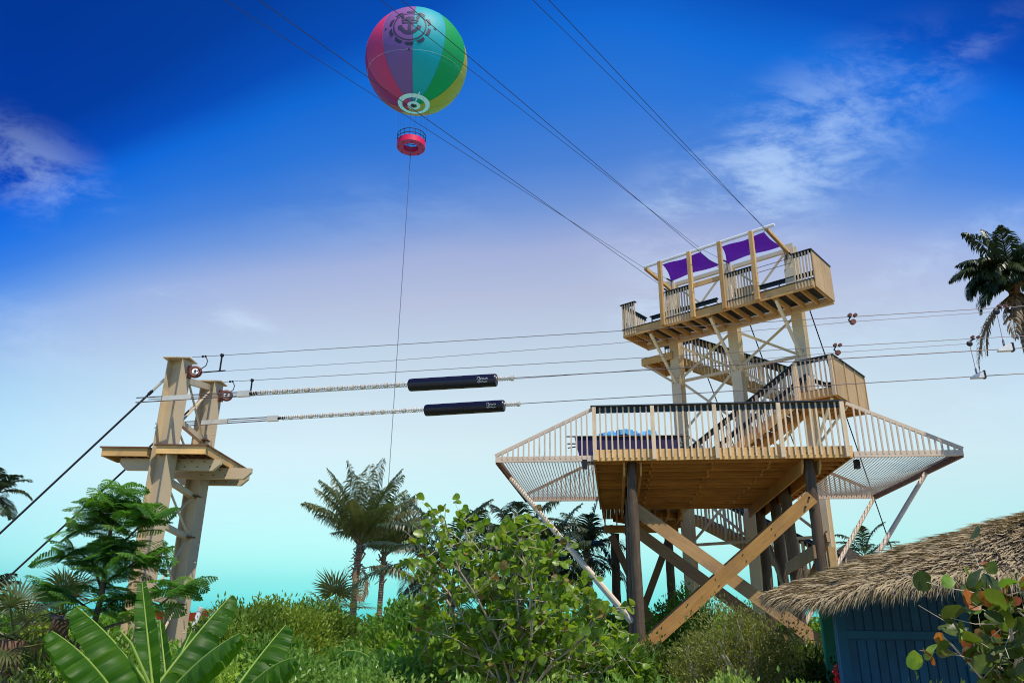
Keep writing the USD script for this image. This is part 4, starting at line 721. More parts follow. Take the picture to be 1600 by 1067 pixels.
phis = rg.uniform(0, 2 * math.pi, NT); tks = np.where(np.arange(NT) < 13000, rg.uniform(-0.005, 0.05, NT), rg.random(NT) ** 1.5 * 0.97)
_q = np.c_[phis * HR / 0.16, tks * HR / 0.35, np.zeros(NT)]; clump_n = meshkit.fbm(_q, 2, 4); clump_h = meshkit.fbm(_q * V(1, 1, 1) + 31, 2, 9)
for k in range(NT):
    phi = phis[k]
    # thicker where the hut faces the camera
    if math.cos(phi - math.atan2(-HC[1], -HC[0])) < -0.25 and rg.random() < 0.75: continue
    t = tks[k]
    p = roof_pt(phi, max(t, 0.0), rg.uniform(0.0, 0.04) + 0.05 * (clump_h[k] - 0.4)); q = roof_pt(phi + rg.normal(0, 0.01), max(t, 0) + 0.04)
    cl = clump_n[k]; dn = unit(p - q); tang = V(-math.sin(phi), math.cos(phi), 0); L = rg.uniform(0.14, 0.26) if t > 0.05 else rg.uniform(0.18, 0.36)
    drop = 0.10 if t > 0.05 else rg.uniform(0.5, 1.5)
    dirv = unit(dn + tang * (rg.normal(0, 0.16) + 0.4 * (cl - 0.5)) - Z * drop * 0.3 + unit(V(math.cos(phi), math.sin(phi), 0)) * 0.05); d2 = unit(dirv - Z * (drop * 0.9) + tang * rg.normal(0, 0.12)); wd = rg.uniform(0.004, 0.010) 
    sd = unit(tang + Z * rg.normal(0, 0.5)) * wd; a = p + Z * 0.02; b = a + dirv * L * 0.55; c = b + d2 * L * 0.45; n0 = len(vs)
    vs += [a - sd * 0.7, a + sd * 0.7, b - sd, b + sd, c]; fs += [[n0, n0 + 1, n0 + 3], [n0, n0 + 3, n0 + 2], [n0 + 2, n0 + 3, n0 + 4]]
MB().add(vs, fs).build('thatch', 'thatch_straw', roof, kind='stuff')
# blue board wall under the roof, louvres beside it
WY = 10.4; wx0, wx1 = 4.16, 5.86; wt = 2.2
wall = MB().box(V((wx0 + wx1) / 2, WY + 0.05, wt / 2), V((wx1 - wx0) / 2, 0, 0), V(0, 0.03, 0), Z * wt / 2).build('wall', 'blue_paint', hut)
nb = 12
for i in range(nb):
    a = wx0 + 0.12 + i * (wx1 - wx0 - 0.24) / nb
    MB().box(V(a + (wx1 - wx0 - 0.24) / nb / 2, WY + 0.012, 0.76), V((wx1 - wx0 - 0.24) / nb / 2 - 0.009, 0, 0), V(0, 0.008, 0), Z * 0.74).build('board', 'blue_paint', wall)
    MB().box(V(a + (wx1 - wx0 - 0.24) / nb / 2, WY + 0.016, 1.895), V((wx1 - wx0 - 0.24) / nb / 2 - 0.009, 0, 0), V(0, 0.008, 0), Z * 0.285).build('board', 'blue_paint', wall)
MB().box(V((wx0 + wx1) / 2, WY - 0.012, 1.565), V((wx1 - wx0) / 2 - 0.12, 0, 0), V(0, 0.018, 0), Z * 0.045).build('trim', 'blue_paint_light', wall)
for x in (wx0 + 0.06, wx1 - 0.06): MB().box(V(x, WY - 0.006, wt / 2), V(0.06, 0, 0), V(0, 0.02, 0), Z * (wt / 2 - 0.01)).build('trim', 'blue_paint_light', wall)
inside = MB().box(V(7.6, WY + 0.35, wt / 2), V(1.7, 0, 0), V(0, 0.02, 0), Z * wt / 2).build('wall', 'painted_shade', hut, label='near black sheet painted as the shade behind the louvres')
for k in range(20):
    z = 0.25 + k * 0.105; MB().box(V(7.0, WY + 0.12, z), V(1.12, 0, 0), unit(V(0, 0.7, 0.7)) * 0.055, unit(V(0, -0.7, 0.7)) * 0.007).build('louvre', 'green_louvre', hut)
for x, y in ((wx1 + 0.03, WY + 0.1), (8.1, WY + 0.1)): MB().box(V(x, y, 1.15), V(0.035, 0, 0), V(0, 0.05, 0), Z * 1.15).build('post', 'green_louvre', hut)
tc = thing('teal_panel', 'teal panel standing left of the blue hut wall', 'panel', at(1298, 1010, 12.4)); q = at(1298, 1010, 12.4)
MB().box(V(q[0], q[1], 1.0), V(0.12, 0.05, 0), V(0.01, -0.02, 0), Z * 0.95).build('sheet', 'teal_canvas', tc); rod('frame', 'teal_canvas', tc, V(q[0] - 0.13, q[1] - 0.05, 0), V(q[0] - 0.10, q[1] - 0.05, 1.97), 0.02)
# far dark thatch canopy
q = at(1322, 872, 34.0); far = thing('thatch_canopy', 'dark thatch canopy far behind the hut and beside the right tower column', 'canopy', V(q[0], q[1], 0))
vs, fs = [], []; rg = np.random.default_rng(5); top = q[2] + 0.55
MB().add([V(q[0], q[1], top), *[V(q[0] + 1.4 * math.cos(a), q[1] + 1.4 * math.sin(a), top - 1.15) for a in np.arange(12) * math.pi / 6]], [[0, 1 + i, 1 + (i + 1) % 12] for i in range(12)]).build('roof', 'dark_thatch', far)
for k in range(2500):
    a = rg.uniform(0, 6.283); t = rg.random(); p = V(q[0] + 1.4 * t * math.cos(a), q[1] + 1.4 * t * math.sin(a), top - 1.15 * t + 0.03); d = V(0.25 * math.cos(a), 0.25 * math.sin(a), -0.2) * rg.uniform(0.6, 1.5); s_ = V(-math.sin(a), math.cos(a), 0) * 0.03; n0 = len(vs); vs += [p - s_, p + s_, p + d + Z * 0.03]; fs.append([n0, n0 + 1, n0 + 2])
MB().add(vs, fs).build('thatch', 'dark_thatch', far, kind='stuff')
for a in (0.6, 2.2, 3.8, 5.4): rod('post', 'pole_wood', far, V(q[0] + 1.1 * math.cos(a), q[1] + 1.1 * math.sin(a), 0), V(q[0] + 1.1 * math.cos(a), q[1] + 1.1 * math.sin(a), top - 0.85), 0.09, 8)
# red and yellow sun sails on pale posts behind the left tower
for nm, c_, cs, lab in (('shade_sail', 'red_shade', [(234, 950), (334, 951), (326, 963), (246, 968)], 'red sun sail stretched behind the left end tower'), ('shade_sail', 'yellow_shade', [(228, 966), (266, 965), (266, 976), (222, 978)], 'yellow sun sail below the red one')):
    P = [at(*c, 24.0 + (1.6 if i in (2, 3) else 0)) for i, c in enumerate(cs)]; t = thing(nm, lab, 'shade sail', np.mean(P, 0)); v = []; n = 8
    for i in range(n + 1):
        for j in range(n + 1): u, w = i / n, j / n; v.append(P[0] * (1 - u) * (1 - w) + P[1] * u * (1 - w) + P[2] * u * w + P[3] * (1 - u) * w - Z * 0.25 * math.sin(math.pi * u) * 0.5)
    f = []
    for i in range(n):
        for j in range(n): o = i * (n + 1) + j; f += [[o, o + n + 1, o + n + 2], [o, o + n + 2, o + 1]]
    MB().add(v, f).build('cloth', c_, t, smooth=True)
q = at(309, 958, 23.9); t = thing('sail_post', 'leaning pale post holding the red sun sail', 'post', V(q[0], q[1], 0)); rod('shaft', 'white_paint', t, V(q[0] - 0.5, q[1], 0), q + V(0.06, 0, 0.1), 0.07, 10); rod('cap', 'pale_metal', t, q + V(0.05, 0, 0.07), q + V(0.08, 0, 0.17), 0.085, 10)

# ------------------------------------------------------------------ vegetation helpers
def rot_to(d):
    "orthonormal frame with first axis d"
    d = unit(d); s = np.cross(d, Z); s = unit(s) if np.linalg.norm(s) > 1e-3 else V(1, 0, 0); return d, s, np.cross(s, d)
def leaves_mesh(mb, base, dirs, norms, L, W, curl=0.12):
    "many folded leaf blades at once (arrays)"
    n = len(base); d = dirs / np.linalg.norm(dirs, axis=1, keepdims=True); s = np.cross(d, norms); s /= np.maximum(np.linalg.norm(s, axis=1, keepdims=True), 1e-6); u = np.cross(s, d)
    L = np.broadcast_to(L, n)[:, None]; W = np.broadcast_to(W, n)[:, None]
    m1 = base + d * L * 0.45 - u * L * 0.02
    p = np.stack([base, m1 + s * W / 2 + u * W * 0.18, base + d * L - u * L * curl, m1 - s * W / 2 + u * W * 0.18, m1], 1).reshape(-1, 3)
    o = np.arange(n)[:, None] * 5
    f = np.concatenate([o + [0, 4, 1], o + [4, 2, 1], o + [0, 3, 4], o + [4, 3, 2]], 1).reshape(-1, 3)
    mb.add(p, f)
def rnd_unit(rg, n):
    v = rg.normal(0, 1, (n, 3)); return v / np.linalg.norm(v, axis=1, keepdims=True)
def frond(P, az, el, L, droop, rg, nl=52, ll=0.6, lw=0.03, ldroop=0.5, vee=0.35, bare=0.16, rr=0.022, twist=0.0):
    "feather palm frond: arching rachis with two rows of drooping leaflets"
    mb = MB(); K = 13; pts = [np.asarray(P, float)]; h = V(math.cos(az), math.sin(az), 0); tang = []
    for k in range(K):
        e = el - droop * (k / (K - 1)) ** 1.25; a2 = az + twist * k / K; d = V(math.cos(a2) * math.cos(e), math.sin(a2) * math.cos(e), math.sin(e)); tang.append(d); pts.append(pts[-1] + d * L / K)
    pts = np.array(pts); mb.tube(pts, np.linspace(rr, 0.005, K + 1), 4, False)
    t = np.linspace(bare, 0.995, nl); x = t * K; i = np.clip(x.astype(int), 0, K - 1); fr = (x - i)[:, None]
    base0 = pts[i] * (1 - fr) + pts[i + 1] * fr; T_ = np.array(tang)[i]
    side0 = np.cross(T_, Z); side0 /= np.maximum(np.linalg.norm(side0, axis=1, keepdims=True), 1e-6); up = np.cross(side0, T_)
    prof = np.clip(np.sin(np.pi * np.clip((t - bare) / (1 - bare) * 0.86 + 0.12, 0, 1)), 0.15, 1) ** 0.7
    for s in (-1, 1):
        base = base0 + T_ * rg.normal(0, 0.01, (nl, 1)); ln = ll * prof * rg.uniform(0.85, 1.1, nl)
        d = side0 * s * 0.85 + T_ * (0.35 + 0.75 * t[:, None] ** 2) + up * vee + rg.normal(0, 0.07, (nl, 3)); d /= np.linalg.norm(d, axis=1, keepdims=True)
        d2 = d - Z * ldroop * rg.uniform(0.7, 1.4, (nl, 1)); d2 /= np.linalg.norm(d2, axis=1, keepdims=True); d3 = d2 - Z * ldroop * 1.3; d3 /= np.linalg.norm(d3, axis=1, keepdims=True)
        a = base; b = a + d * ln[:, None] * 0.35; c = b + d2 * ln[:, None] * 0.38; e = c + d3 * ln[:, None] * 0.3
        wv = np.cross(d2, up + 0.3 * side0 * s); wv /= np.maximum(np.linalg.norm(wv, axis=1, keepdims=True), 1e-6); w = wv * lw * rg.uniform(0.8, 1.2, (nl, 1))
        p = np.stack([a - w * 0.3, a + w * 0.3, b - w * 0.5, b + w * 0.5, c - w * 0.42, c + w * 0.42, e], 1).reshape(-1, 3); o = np.arange(nl)[:, None] * 7
        f = np.concatenate([o + q for q in ([0, 1, 3], [0, 3, 2], [2, 3, 5], [2, 5, 4], [4, 5, 6])], 1).reshape(-1, 3); mb.add(p, f)
    return mb
def trunk_mesh(P0, P1, r0, r1, bend=0.0, n=24, m=14, seed=0):
    rg = np.random.default_rng(seed); t = np.linspace(0, 1, n); P0, P1 = np.asarray(P0, float), np.asarray(P1, float); side = V(math.cos(seed), math.sin(seed), 0)
    pts = P0 + (P1 - P0) * t[:, None] + side * (bend * np.sin(np.pi * t))[:, None]
    r = (r0 + (r1 - r0) * t ** 0.6) * (1 + 0.05 * np.sin(np.arange(n) * 2.4)) ; return MB().tube(pts, r, m)
def palm(label, top, base_r, top_r, fronds, seed, group=None, leaf_m='palm_leaf', lean=(0, 0), ll=0.55, lw=0.035, nl=50, dry=0, boots=True, name='palm_tree', droop_l=(0.35, 0.7), boot_len=0.75):
    "fronds: list of (azimuth deg, elevation deg, length, droop)"
    rg = np.random.default_rng(seed); top = np.asarray(top, float); b = V(top[0] - lean[0], top[1] - lean[1], 0.0)
    t = thing(name, label, 'palm tree', b, group); trunk_mesh(b - Z * 0.2, top, base_r, top_r, 0.06, 30, 12, seed).build('trunk', 'palm_bark', t, smooth=True)
    if boots:
        mb = MB()
        for k in range(int(26 * boot_len / 0.75)):
            a = rg.uniform(0, 6.28); z = rg.uniform(-boot_len, 0.05); q = top + V(math.cos(a) * top_r * 0.9, math.sin(a) * top_r * 0.9, z); d = unit(V(math.cos(a) * 0.6, math.sin(a) * 0.6, rg.uniform(-0.8, 1.2))); mb.beam(q - d * 0.05, q + d * rg.uniform(0.15, 0.42), 0.09, 0.025)
        mb.build('leaf_bases', 'boot_brown', t, kind='stuff')
    for i, (az, el, L, dr) in enumerate(fronds):
        P = top + V(math.cos(math.radians(az)), math.sin(math.radians(az)), 0) * top_r * 0.5 + Z * rg.uniform(-0.1, 0.15)
        frond(P, math.radians(az), math.radians(el), L, math.radians(dr), rg, nl, ll * rg.uniform(0.9, 1.1), lw, ldroop=rg.uniform(*droop_l), twist=rg.normal(0, 0.12)).build('frond', leaf_m, t)
    for i in range(dry):
        az = rg.uniform(0, 6.28); frond(top - Z * 0.2, az, math.radians(-35), 1.6 * rg.uniform(0.8, 1.2), math.radians(50), rg, 34, ll * 0.8, lw, 0.9).build('frond', 'dry_palm_leaf', t, label='dry brown hanging frond')
    return t
def crown(rg, n, L, lo=-25, hi=80, jitter=10):
    out = []
    for i in range(n):
        f = i / max(n - 1, 1); el = hi - (hi - lo) * f ** 0.85 + rg.normal(0, jitter * 0.5); out.append((i * 137.5 + rg.normal(0, 12), el, L * rg.uniform(0.85, 1.1), rg.uniform(45, 85) - 0.15 * el))
    return out
def fan_leaf(P, d, R, n, rg, spread=250, droop=0.35):
    "fan palm leaf: petiole and a pleated fan of narrow blades"
    mb = MB(); d, s, u = rot_to(d); tip = P + d * R * 0.9; mb.tube([P, P + d * R * 0.45 - Z * 0.01, tip], [0.014, 0.011, 0.008], 4, False); tl = unit(d - Z * 0.4); tl, s, u = rot_to(tl)
    for k in range(n):
        a = math.radians(-spread / 2 + spread * k / (n - 1)); dd = unit(tl * math.cos(a) + s * math.sin(a) + u * 0.12); L = R * (0.75 + 0.25 * math.cos(a)) * rg.uniform(0.9, 1.05)
        w = np.cross(dd, u) * 0.022 * R / 0.7; b = tip + dd * L * 0.55; c = b + unit(dd - Z * droop * rg.uniform(0.4, 1.6)) * L * 0.45; up_ = u * (0.008 if k % 2 else -0.008)
        mb.add([tip - w * 0.2, tip + w * 0.2, b - w + up_, b + w + up_, c], [[0, 1, 3], [0, 3, 2], [2, 3, 4]])
    return mb
def fan_palm(label, base, h, R, n, seed, leaf_m='palm_leaf', nb=30, group=None, dry=4, name='fan_palm'):
    rg = np.random.default_rng(seed); b = V(base[0], base[1], 0); t = thing(name, label, 'palm', b, group); top = b + Z * h; trunk_mesh(b - Z * 0.2, top, 0.15, 0.13, 0.03, 14, 10, seed).build('trunk', 'boot_brown', t, smooth=True)
    for i in range(n):
        f = i / n; az = i * 2.4; el = math.radians(80 - 105 * f + rg.normal(0, 6)); fan_leaf(top + Z * rg.uniform(-0.1, 0.1), V(math.cos(az) * math.cos(el), math.sin(az) * math.cos(el), math.sin(el)), R * rg.uniform(0.85, 1.1), nb, rg).build('frond', leaf_m, t)
    for i in range(dry):
        az = rg.uniform(0, 6.28); fan_leaf(top - Z * 0.15, V(math.cos(az) * 0.6, math.sin(az) * 0.6, -0.7), R * 0.9, 22, rg, 150, 1.4).build('frond', 'dry_palm_leaf', t, label='dry brown hanging frond')
    return t
def clump_points(rg, c, rad, nclump, per, tight, flat=0.0, hollow=0.55):
    "leaf positions gathered in clumps over and inside an ellipsoid standing on the ground; also the outward direction"
    d = rnd_unit(rg, nclump); d[:, 2] = np.abs(d[:, 2]) * 1.0 - 0.25; rr = rg.uniform(hollow, 1.0, (nclump, 1)) * (1 + 0.10 * rg.normal(0, 1, (nclump, 1)).clip(-1.5, 1.5)); cc = np.asarray(c) + d * rr * np.asarray(rad)
    own = np.repeat(np.arange(nclump), per); p = cc[own] + rg.normal(0, tight, (len(own), 3)) * V(1, 1, 0.75); out = d[own] + rg.normal(0, 0.5, (len(own), 3)); return p, out, cc
def shrub(name, label, base, rad, n, leaf_m, L, W, seed, cat='bush', group=None, nclump=None, stems=9, tight=None, up=0.5, twig_m='dark_branch', hollow=0.5, twigs=0, zc=0.55):
    rg = np.random.default_rng(seed); b = V(base[0], base[1], 0); rad = np.asarray(rad, float); c = b + Z * rad[2] * zc * 1.0; nclump = nclump or max(12, n // 26); per = max(1, n // nclump); tight = tight or 0.16 * float(rad.mean())
    t = thing(name, label, cat, b, group); n = int(n * 1.7); per = max(1, n // nclump); p, out, cc = clump_points(rg, b + Z * rad[2] * 0.42, rad * V(1, 1, 0.62), nclump, per, tight, hollow=hollow); keep = p[:, 2] > 0.03; p, out = p[keep], out[keep]
    d = out * 0.8 + rnd_unit(rg, len(p)) * 0.7 + Z * up; nrm = Z * 0.5 + rnd_unit(rg, len(p)) * 0.9
    mb = MB(); leaves_mesh(mb, p, d, nrm, 1.2 * L * rg.uniform(0.6, 1.25, len(p)), 1.3 * W * rg.uniform(0.7, 1.2, len(p))); mb.build('foliage', leaf_m, t, kind='stuff')
    mb = MB(); pick = rg.choice(len(cc), min(len(cc), stems + twigs), replace=False)
    for k, i in enumerate(pick):
        q = cc[i]; s0 = b + V(rg.normal(0, 0.06), rg.normal(0, 0.06), 0) * rad[0]; mid = s0 * 0.5 + q * 0.5 + rg.normal(0, 0.10, 3) * rad * V(1, 1, 0.3) + Z * 0.1 * rad[2]; r_ = 0.012 + 0.012 * rad[2]; r_ *= 1.0 if k < stems else 0.45
        mb.tube([s0, mid, q], [r_, r_ * 0.7, r_ * 0.35], 5, False)
    mb.build('stem', twig_m, t, smooth=True); return t
def round_leaf(P, d, n_, R, rg, k=12):
    "round leathery leaf: a cupped disc with a notch at the stalk"
    d = unit(d); s = unit(np.cross(d, n_)); u = np.cross(s, d); c = P + d * R * 0.95; a = np.linspace(0, 2 * np.pi, k, endpoint=False) + np.pi; rr = R * (1 + 0.04 * rg.normal(0, 1, k)); rr[0] *= 0.82
    e = c + np.cos(a)[:, None] * d * rr[:, None] + np.sin(a)[:, None] * s * rr[:, None] * 1.08 + u * (0.16 * R * np.cos(2 * a) + rg.normal(0, 0.02 * R, k))[:, None]
    f = [[0, 1 + i, 1 + (i + 1) % k] for i in range(k)]; return np.vstack([[c - u * R * 0.06], e]), f
def branch_tree(rg, b, dir0, L, r, depth, spread, out, tips, wob=0.12, split=(2, 3)):
    "recursive limbs; out collects tubes, tips collects twig ends"
    d = unit(dir0); pts = [b]; q = b
    for k in range(4): d = unit(d + rg.normal(0, wob, 3)); q = q + d * L / 4; pts.append(q)
    out.append((pts, np.linspace(r, r * 0.6, 5)))
    if depth == 0: tips.append((pts, d)); return
    for j in range(rg.integers(split[0], split[1] + 1)):
        branch_tree(rg, pts[rg.integers(2, 5)] if j else q, d + rg.normal(0, spread, 3) + Z * 0.15, L * rg.uniform(0.6, 0.85), r * 0.6, depth - 1, spread, out, tips, wob, split)

# ------------------------------------------------------------------ two coconut palms in the middle
rg = np.random.default_rng(21)
P1 = at(562, 850, 36.0)
def upright(L, dr, seed):
    r = np.random.default_rng(seed); base = [(90, 86), (200, 83), (330, 80), (180, 72), (20, 74), (150, 66), (210, 66), (340, 66), (30, 64), (270, 70), (90, 68), (180, 58), (0, 58), (240, 58), (300, 58), (60, 56), (120, 56), (195, 48), (350, 48), (225, 46), (315, 46), (165, 44), (15, 42), (270, 44), (75, 42)]
    return [(az + r.normal(0, 6), el + r.normal(0, 2), L * (0.30 + 0.70 * math.sin(math.radians(el))) * r.uniform(0.94, 1.05), dr * r.uniform(0.7, 1.2) * (0.6 + (90 - el) / 60)) for az, el in base]
t = palm('taller ringed trunk palm of the pair left of the sea grape bush', P1, 0.19, 0.135, upright(3.85, 26, 5), 22, ll=0.95, lw=0.042, nl=54, boot_len=1.5, droop_l=(0.8, 1.3))
frond(P1 - Z * 1.1, math.radians(-14), math.radians(12), 3.6, math.radians(62), rg, 74, 0.9, 0.05, 1.3, 0.1).build('frond', 'palm_leaf', t); frond(P1 - Z * 0.9, math.radians(-70), math.radians(-25), 2.2, math.radians(50), rg, 44, 0.7, 0.05, 1.4).build('frond', 'dry_palm_leaf', t, label='dry brown hanging frond')
P2 = at(600, 868, 40.0)
palm('shorter palm of the pair close behind the taller ringed trunk', P2, 0.16, 0.12, [(a_ + 25, e_ - 4, l_, d_ * 1.25) for a_, e_, l_, d_ in upright(3.5, 28, 6)], 23, ll=0.9, lw=0.042, nl=52, boot_len=1.3, droop_l=(0.8, 1.3))
# palms behind the sea grape bush
for k, (px, py, Y, n, L, lab, lf, br) in enumerate(((706, 905, 24, 20, 3.1, 'palm with wide arching fronds left behind the sea grape bush', 'dark_palm_leaf', 0.14), (812, 868, 25, 18, 2.4, 'dark palm crown showing above the middle of the sea grape bush', 'dark_palm_leaf', 0.15), (866, 888, 27, 15, 2.5, 'palm showing just right of the top of the sea grape bush', 'dark_palm_leaf', 0.14))):
    palm(lab, at(px, py, Y), br, 0.1, crown(np.random.default_rng(30 + k), n, L, -20, 82), 30 + k, leaf_m=lf, ll=0.75, lw=0.045, nl=62, droop_l=(0.6, 1.1))
P = at(918, 862, 30.0); palm('slim palm with a drooping skirt of fronds left of the wooden deck', P, 0.13, 0.12, [(i * 137.5, e, 2.1, d) for i, (e, d) in enumerate([(85, 15), (80, 60), (75, 80), (70, 100), (65, 105), (60, 110), (52, 115), (46, 115), (38, 112), (30, 105), (20, 100), (10, 95), (0, 80), (-15, 70), (-25, 60), (60, 95), (50, 110), (72, 70)])], 34, leaf_m='dark_palm_leaf', ll=0.62, lw=0.045, nl=46, dry=1)
# tall palm at the right edge
P = at(1582, 444, 15.5); palm('tall dark palm at the right edge seen from below', P, 0.16, 0.12, [(100, 85, 1.64, 20), (10, 80, 1.55, 50), (190, 82, 1.55, 60), (150, 60, 1.34, 94), (172, 55, 1.38, 106), (188, 48, 1.18, 119), (210, 42, 1.04, 119), (230, 35, 0.97, 106), (130, 45, 1.04, 100), (260, 30, 0.91, 100), (300, 40, 1.04, 100), (330, 55, 1.27, 100), (0, 50, 1.11, 100), (40, 55, 1.27, 100), (70, 65, 1.27, 75), (160, 20, 0.97, 100), (200, 15, 0.91, 94), (240, 10, 0.83, 88), (280, 60, 1.19, 88), (120, 70, 1.27, 75), (180, 68, 1.34, 88), (210, 62, 1.27, 100), (165, 30, 1.04, 106), (195, 5, 0.83, 75), (250, 50, 1.04, 112), (225, -10, 0.76, 62), (175, -5, 0.76, 69), (270, 10, 0.83, 88), (140, 5, 0.83, 88), (235, 72, 1.55, 60)], 36, leaf_m='dark_palm_leaf', lean=(-0.1, 0.05), ll=0.42, lw=0.03, nl=84, dry=10, droop_l=(0.7, 1.3))
# small far palms
for k, (px, py, Y, L, lab) in enumerate(((-6, 772, 30, 1.35, 'dark palm crown high at the left edge'), (-10, 926, 34, 1.25, 'smaller palm crown low at the left edge'), (1350, 868, 40, 1.9, 'far palm crown between the right wing struts'))):
    palm(lab, at(px, py, Y), 0.14, 0.11, crown(np.random.default_rng(60 + k), 16, L, -30, 80), 60 + k, leaf_m='dark_palm_leaf', ll=0.5, lw=0.05, nl=38, boots=False)
fan_palm('fan palm rising behind the bushes left of the ringed trunk', at(522, 975, 27), at(522, 968, 27)[2], 0.95, 13, 71, nb=26, dry=3)
fan_palm('shaggy fan palm with dry hanging fronds at the lower left edge', at(28, 960, 9.5), at(28, 1000, 9.5)[2], 0.40, 12, 72, nb=30, dry=12)
fan_palm('fan palm half hidden behind the feathery tree', at(105, 925, 12.5), at(95, 960, 12.5)[2], 0.50, 13, 73, nb=28, dry=5)

# ------------------------------------------------------------------ feathery tree beside the end tower
rg = np.random.default_rng(81); FB_ = V(*at(150, 1000, 11.2)[:2], 0)
ft = thing('feathery_tree', 'young tree with feathery leaves in front of the end tower', 'tree', FB_)
limbs = [[(140, 1000), (160, 925), (168, 850), (182, 790), (188, 765)], [(160, 925), (145, 880), (120, 860), (100, 870)], [(165, 870), (200, 840), (225, 815), (245, 805)], [(162, 910), (195, 890), (220, 870), (238, 880)], [(175, 820), (150, 815), (130, 830)], [(150, 960), (190, 930), (215, 935)], [(182, 795), (165, 790), (155, 800)], [(150, 960), (110, 930), (85, 925)], [(165, 880), (180, 860), (190, 850)], [(150, 985), (230, 960), (275, 925), (290, 915)], [(182, 800), (200, 790), (212, 795)]]
mb = MB(); tipsF = []
for k, l in enumerate(limbs):
    pts = np.array([at(x, y, 11.2 + (0.0 if k == 0 else 0.5 * math.sin(k * 1.9) * i / 3)) for i, (x, y) in enumerate(l)]); r = np.linspace(0.045 if k == 0 else 0.02, 0.007, len(pts)); mb.tube(pts, r, 6, False)
    dens = 8 if k == 0 else 8
    for i in range(len(pts) - 1):
        for q in range(dens if (k or i >= 1) else 0): tipsF.append(pts[i] + (pts[i + 1] - pts[i]) * rg.random())
    for q in range(5): tipsF.append(pts[-1])
mb.build('trunk', 'dark_branch', ft, smooth=True)
def feather(mb, P, az, el, L, rg):
    K = 7; d0 = V(math.cos(az), math.sin(az), 0); pts = [P]
    for k in range(K): e = el - 0.75 * k / K; pts.append(pts[-1] + (d0 * math.cos(e) + Z * math.sin(e)) * L / K)
    pts = np.array(pts); side = unit(np.cross(d0, Z) + Z * rg.normal(0, 0.55)); nz = unit(np.cross(side, d0)); nz = nz if nz[2] > 0 else -nz
    npn = 11
    for j in range(1, npn + 1):
        x = j / npn * (K - 0.01); i = int(x); q = pts[i] + (pts[i + 1] - pts[i]) * (x - i); ln = L * 0.36 * math.sin(math.pi * (0.18 + 0.72 * j / npn))
        for s in (-1, 1):
            dd = unit(side * s + d0 * 0.45 - Z * 0.22 + rg.normal(0, 0.06, 3)); cross = unit(np.cross(dd, nz)); nlf = 7
            # each pinna: leaflets in two rows
            tt = (np.arange(nlf) + 0.6) / nlf; bs = q + dd * (ln * tt)[:, None] - Z * (0.10 * ln * tt ** 2)[:, None]
            for s2 in (-1, 1): leaves_mesh(mb, bs, np.tile(unit(cross * s2 + dd * 0.6), (nlf, 1)), np.tile(nz, (nlf, 1)) + rg.normal(0, 0.2, (nlf, 3)), 0.036, 0.019, 0.1)
fmb = []
for k, P in enumerate(tipsF):
    mb = MB(); az = rg.uniform(0, 6.28); feather(mb, P, az, rg.uniform(-0.1, 0.9), rg.uniform(0.30, 0.48), rg); mb.build('leaf_spray', 'feather_leaf', ft, kind='stuff')

# ------------------------------------------------------------------ banana plants
def banana_leaf(parent, P0, P1, width, sagm, hang, seed, roll=0.0, tear=0.6, m='banana_leaf', tipw=0.12):
    "blade between the stalk end P0 and the tip P1, arching by sagm; both halves hang from the midrib by the angle hang (negative: folded upwards)"
    rg = np.random.default_rng(seed); P0, P1 = np.asarray(P0, float), np.asarray(P1, float); n = 36; t = np.linspace(0, 1, n + 1); ax = P1 - P0; L = np.linalg.norm(ax); axu = unit(ax)
    view = unit(EYE - (P0 + P1) / 2); s0 = unit(np.cross(axu, view)); s1 = unit(s0 * math.cos(roll) + np.cross(s0, axu) * math.sin(roll)) if hang < 0 else unit(np.cross(axu, Z)); f1 = unit(np.cross(s1, axu)); f1 = f1 if (f1[2] > 0 or hang < 0) else -f1
    arch = Z * sagm; mid = P0 + ax * t[:, None] + arch * (4 * t * (1 - t))[:, None]
    prof = np.clip(np.sin(np.pi * (0.05 + 0.93 * t ** 0.85)), 0, 1) ** 0.5; prof[-1] = tipw
    vs, fs, us = [], [], []; na = 6; ph = rg.uniform(0, 6)
    for sd in (-1, 1):
        i = 0
        while i < n:
            k = i + 1
            while k < n and rg.random() > tear * 0.25: k += 1
            dj = rg.normal(0, 0.12); rows = []
            for r in range(i, k + 1):
                tt = t[r] + (0.003 if r == i else (-0.003 if r == k else 0)); row = []
                for j in range(na + 1):
                    u = j / na; wv = width * prof[r] * u; h = hang * (0.55 + 0.6 * u) + dj * u if hang > 0 else hang + dj * u
                    rip = (0.6 * math.sin(2 * math.pi * r / 5.3 + ph + 0.8 * u) + 0.4 * math.sin(2 * math.pi * r / 3.1 + 2 * ph)) * 0.030 * (width / 0.3) * min(1, u * 2.2)
                    out = s1 * sd * math.cos(h) - f1 * math.sin(h); nr = s1 * sd * math.sin(h) + f1 * math.cos(h)
                    row.append(len(vs)); vs.append(P0 + ax * tt + arch * (4 * tt * (1 - tt)) + out * wv + nr * rip + axu * (wv * 0.25)); us.append((tt * L, u * width))
                rows.append(row)
            for a, b in zip(rows[:-1], rows[1:]):
                for j in range(na): fs += [[a[j], b[j], b[j + 1]], [a[j], b[j + 1], a[j + 1]]] if sd > 0 else [[a[j], b[j + 1], b[j]], [a[j], a[j + 1], b[j + 1]]]
            i = k
    lf = MB().add(vs, fs, us).build('leaf', m, parent, uv=True, smooth=True)
    pts = np.vstack([mid[::3], mid[-1:]]); MB().tube(pts + f1 * 0.004, np.linspace(0.014, 0.003, len(pts)), 6).build('midrib', 'banana_rib', lf, smooth=True)
    return lf
bn = thing('banana_plant', 'banana plant with broad glossy ribbed leaves at the lower left', 'banana plant', V(*at(255, 1060, 7.0)[:2], 0))
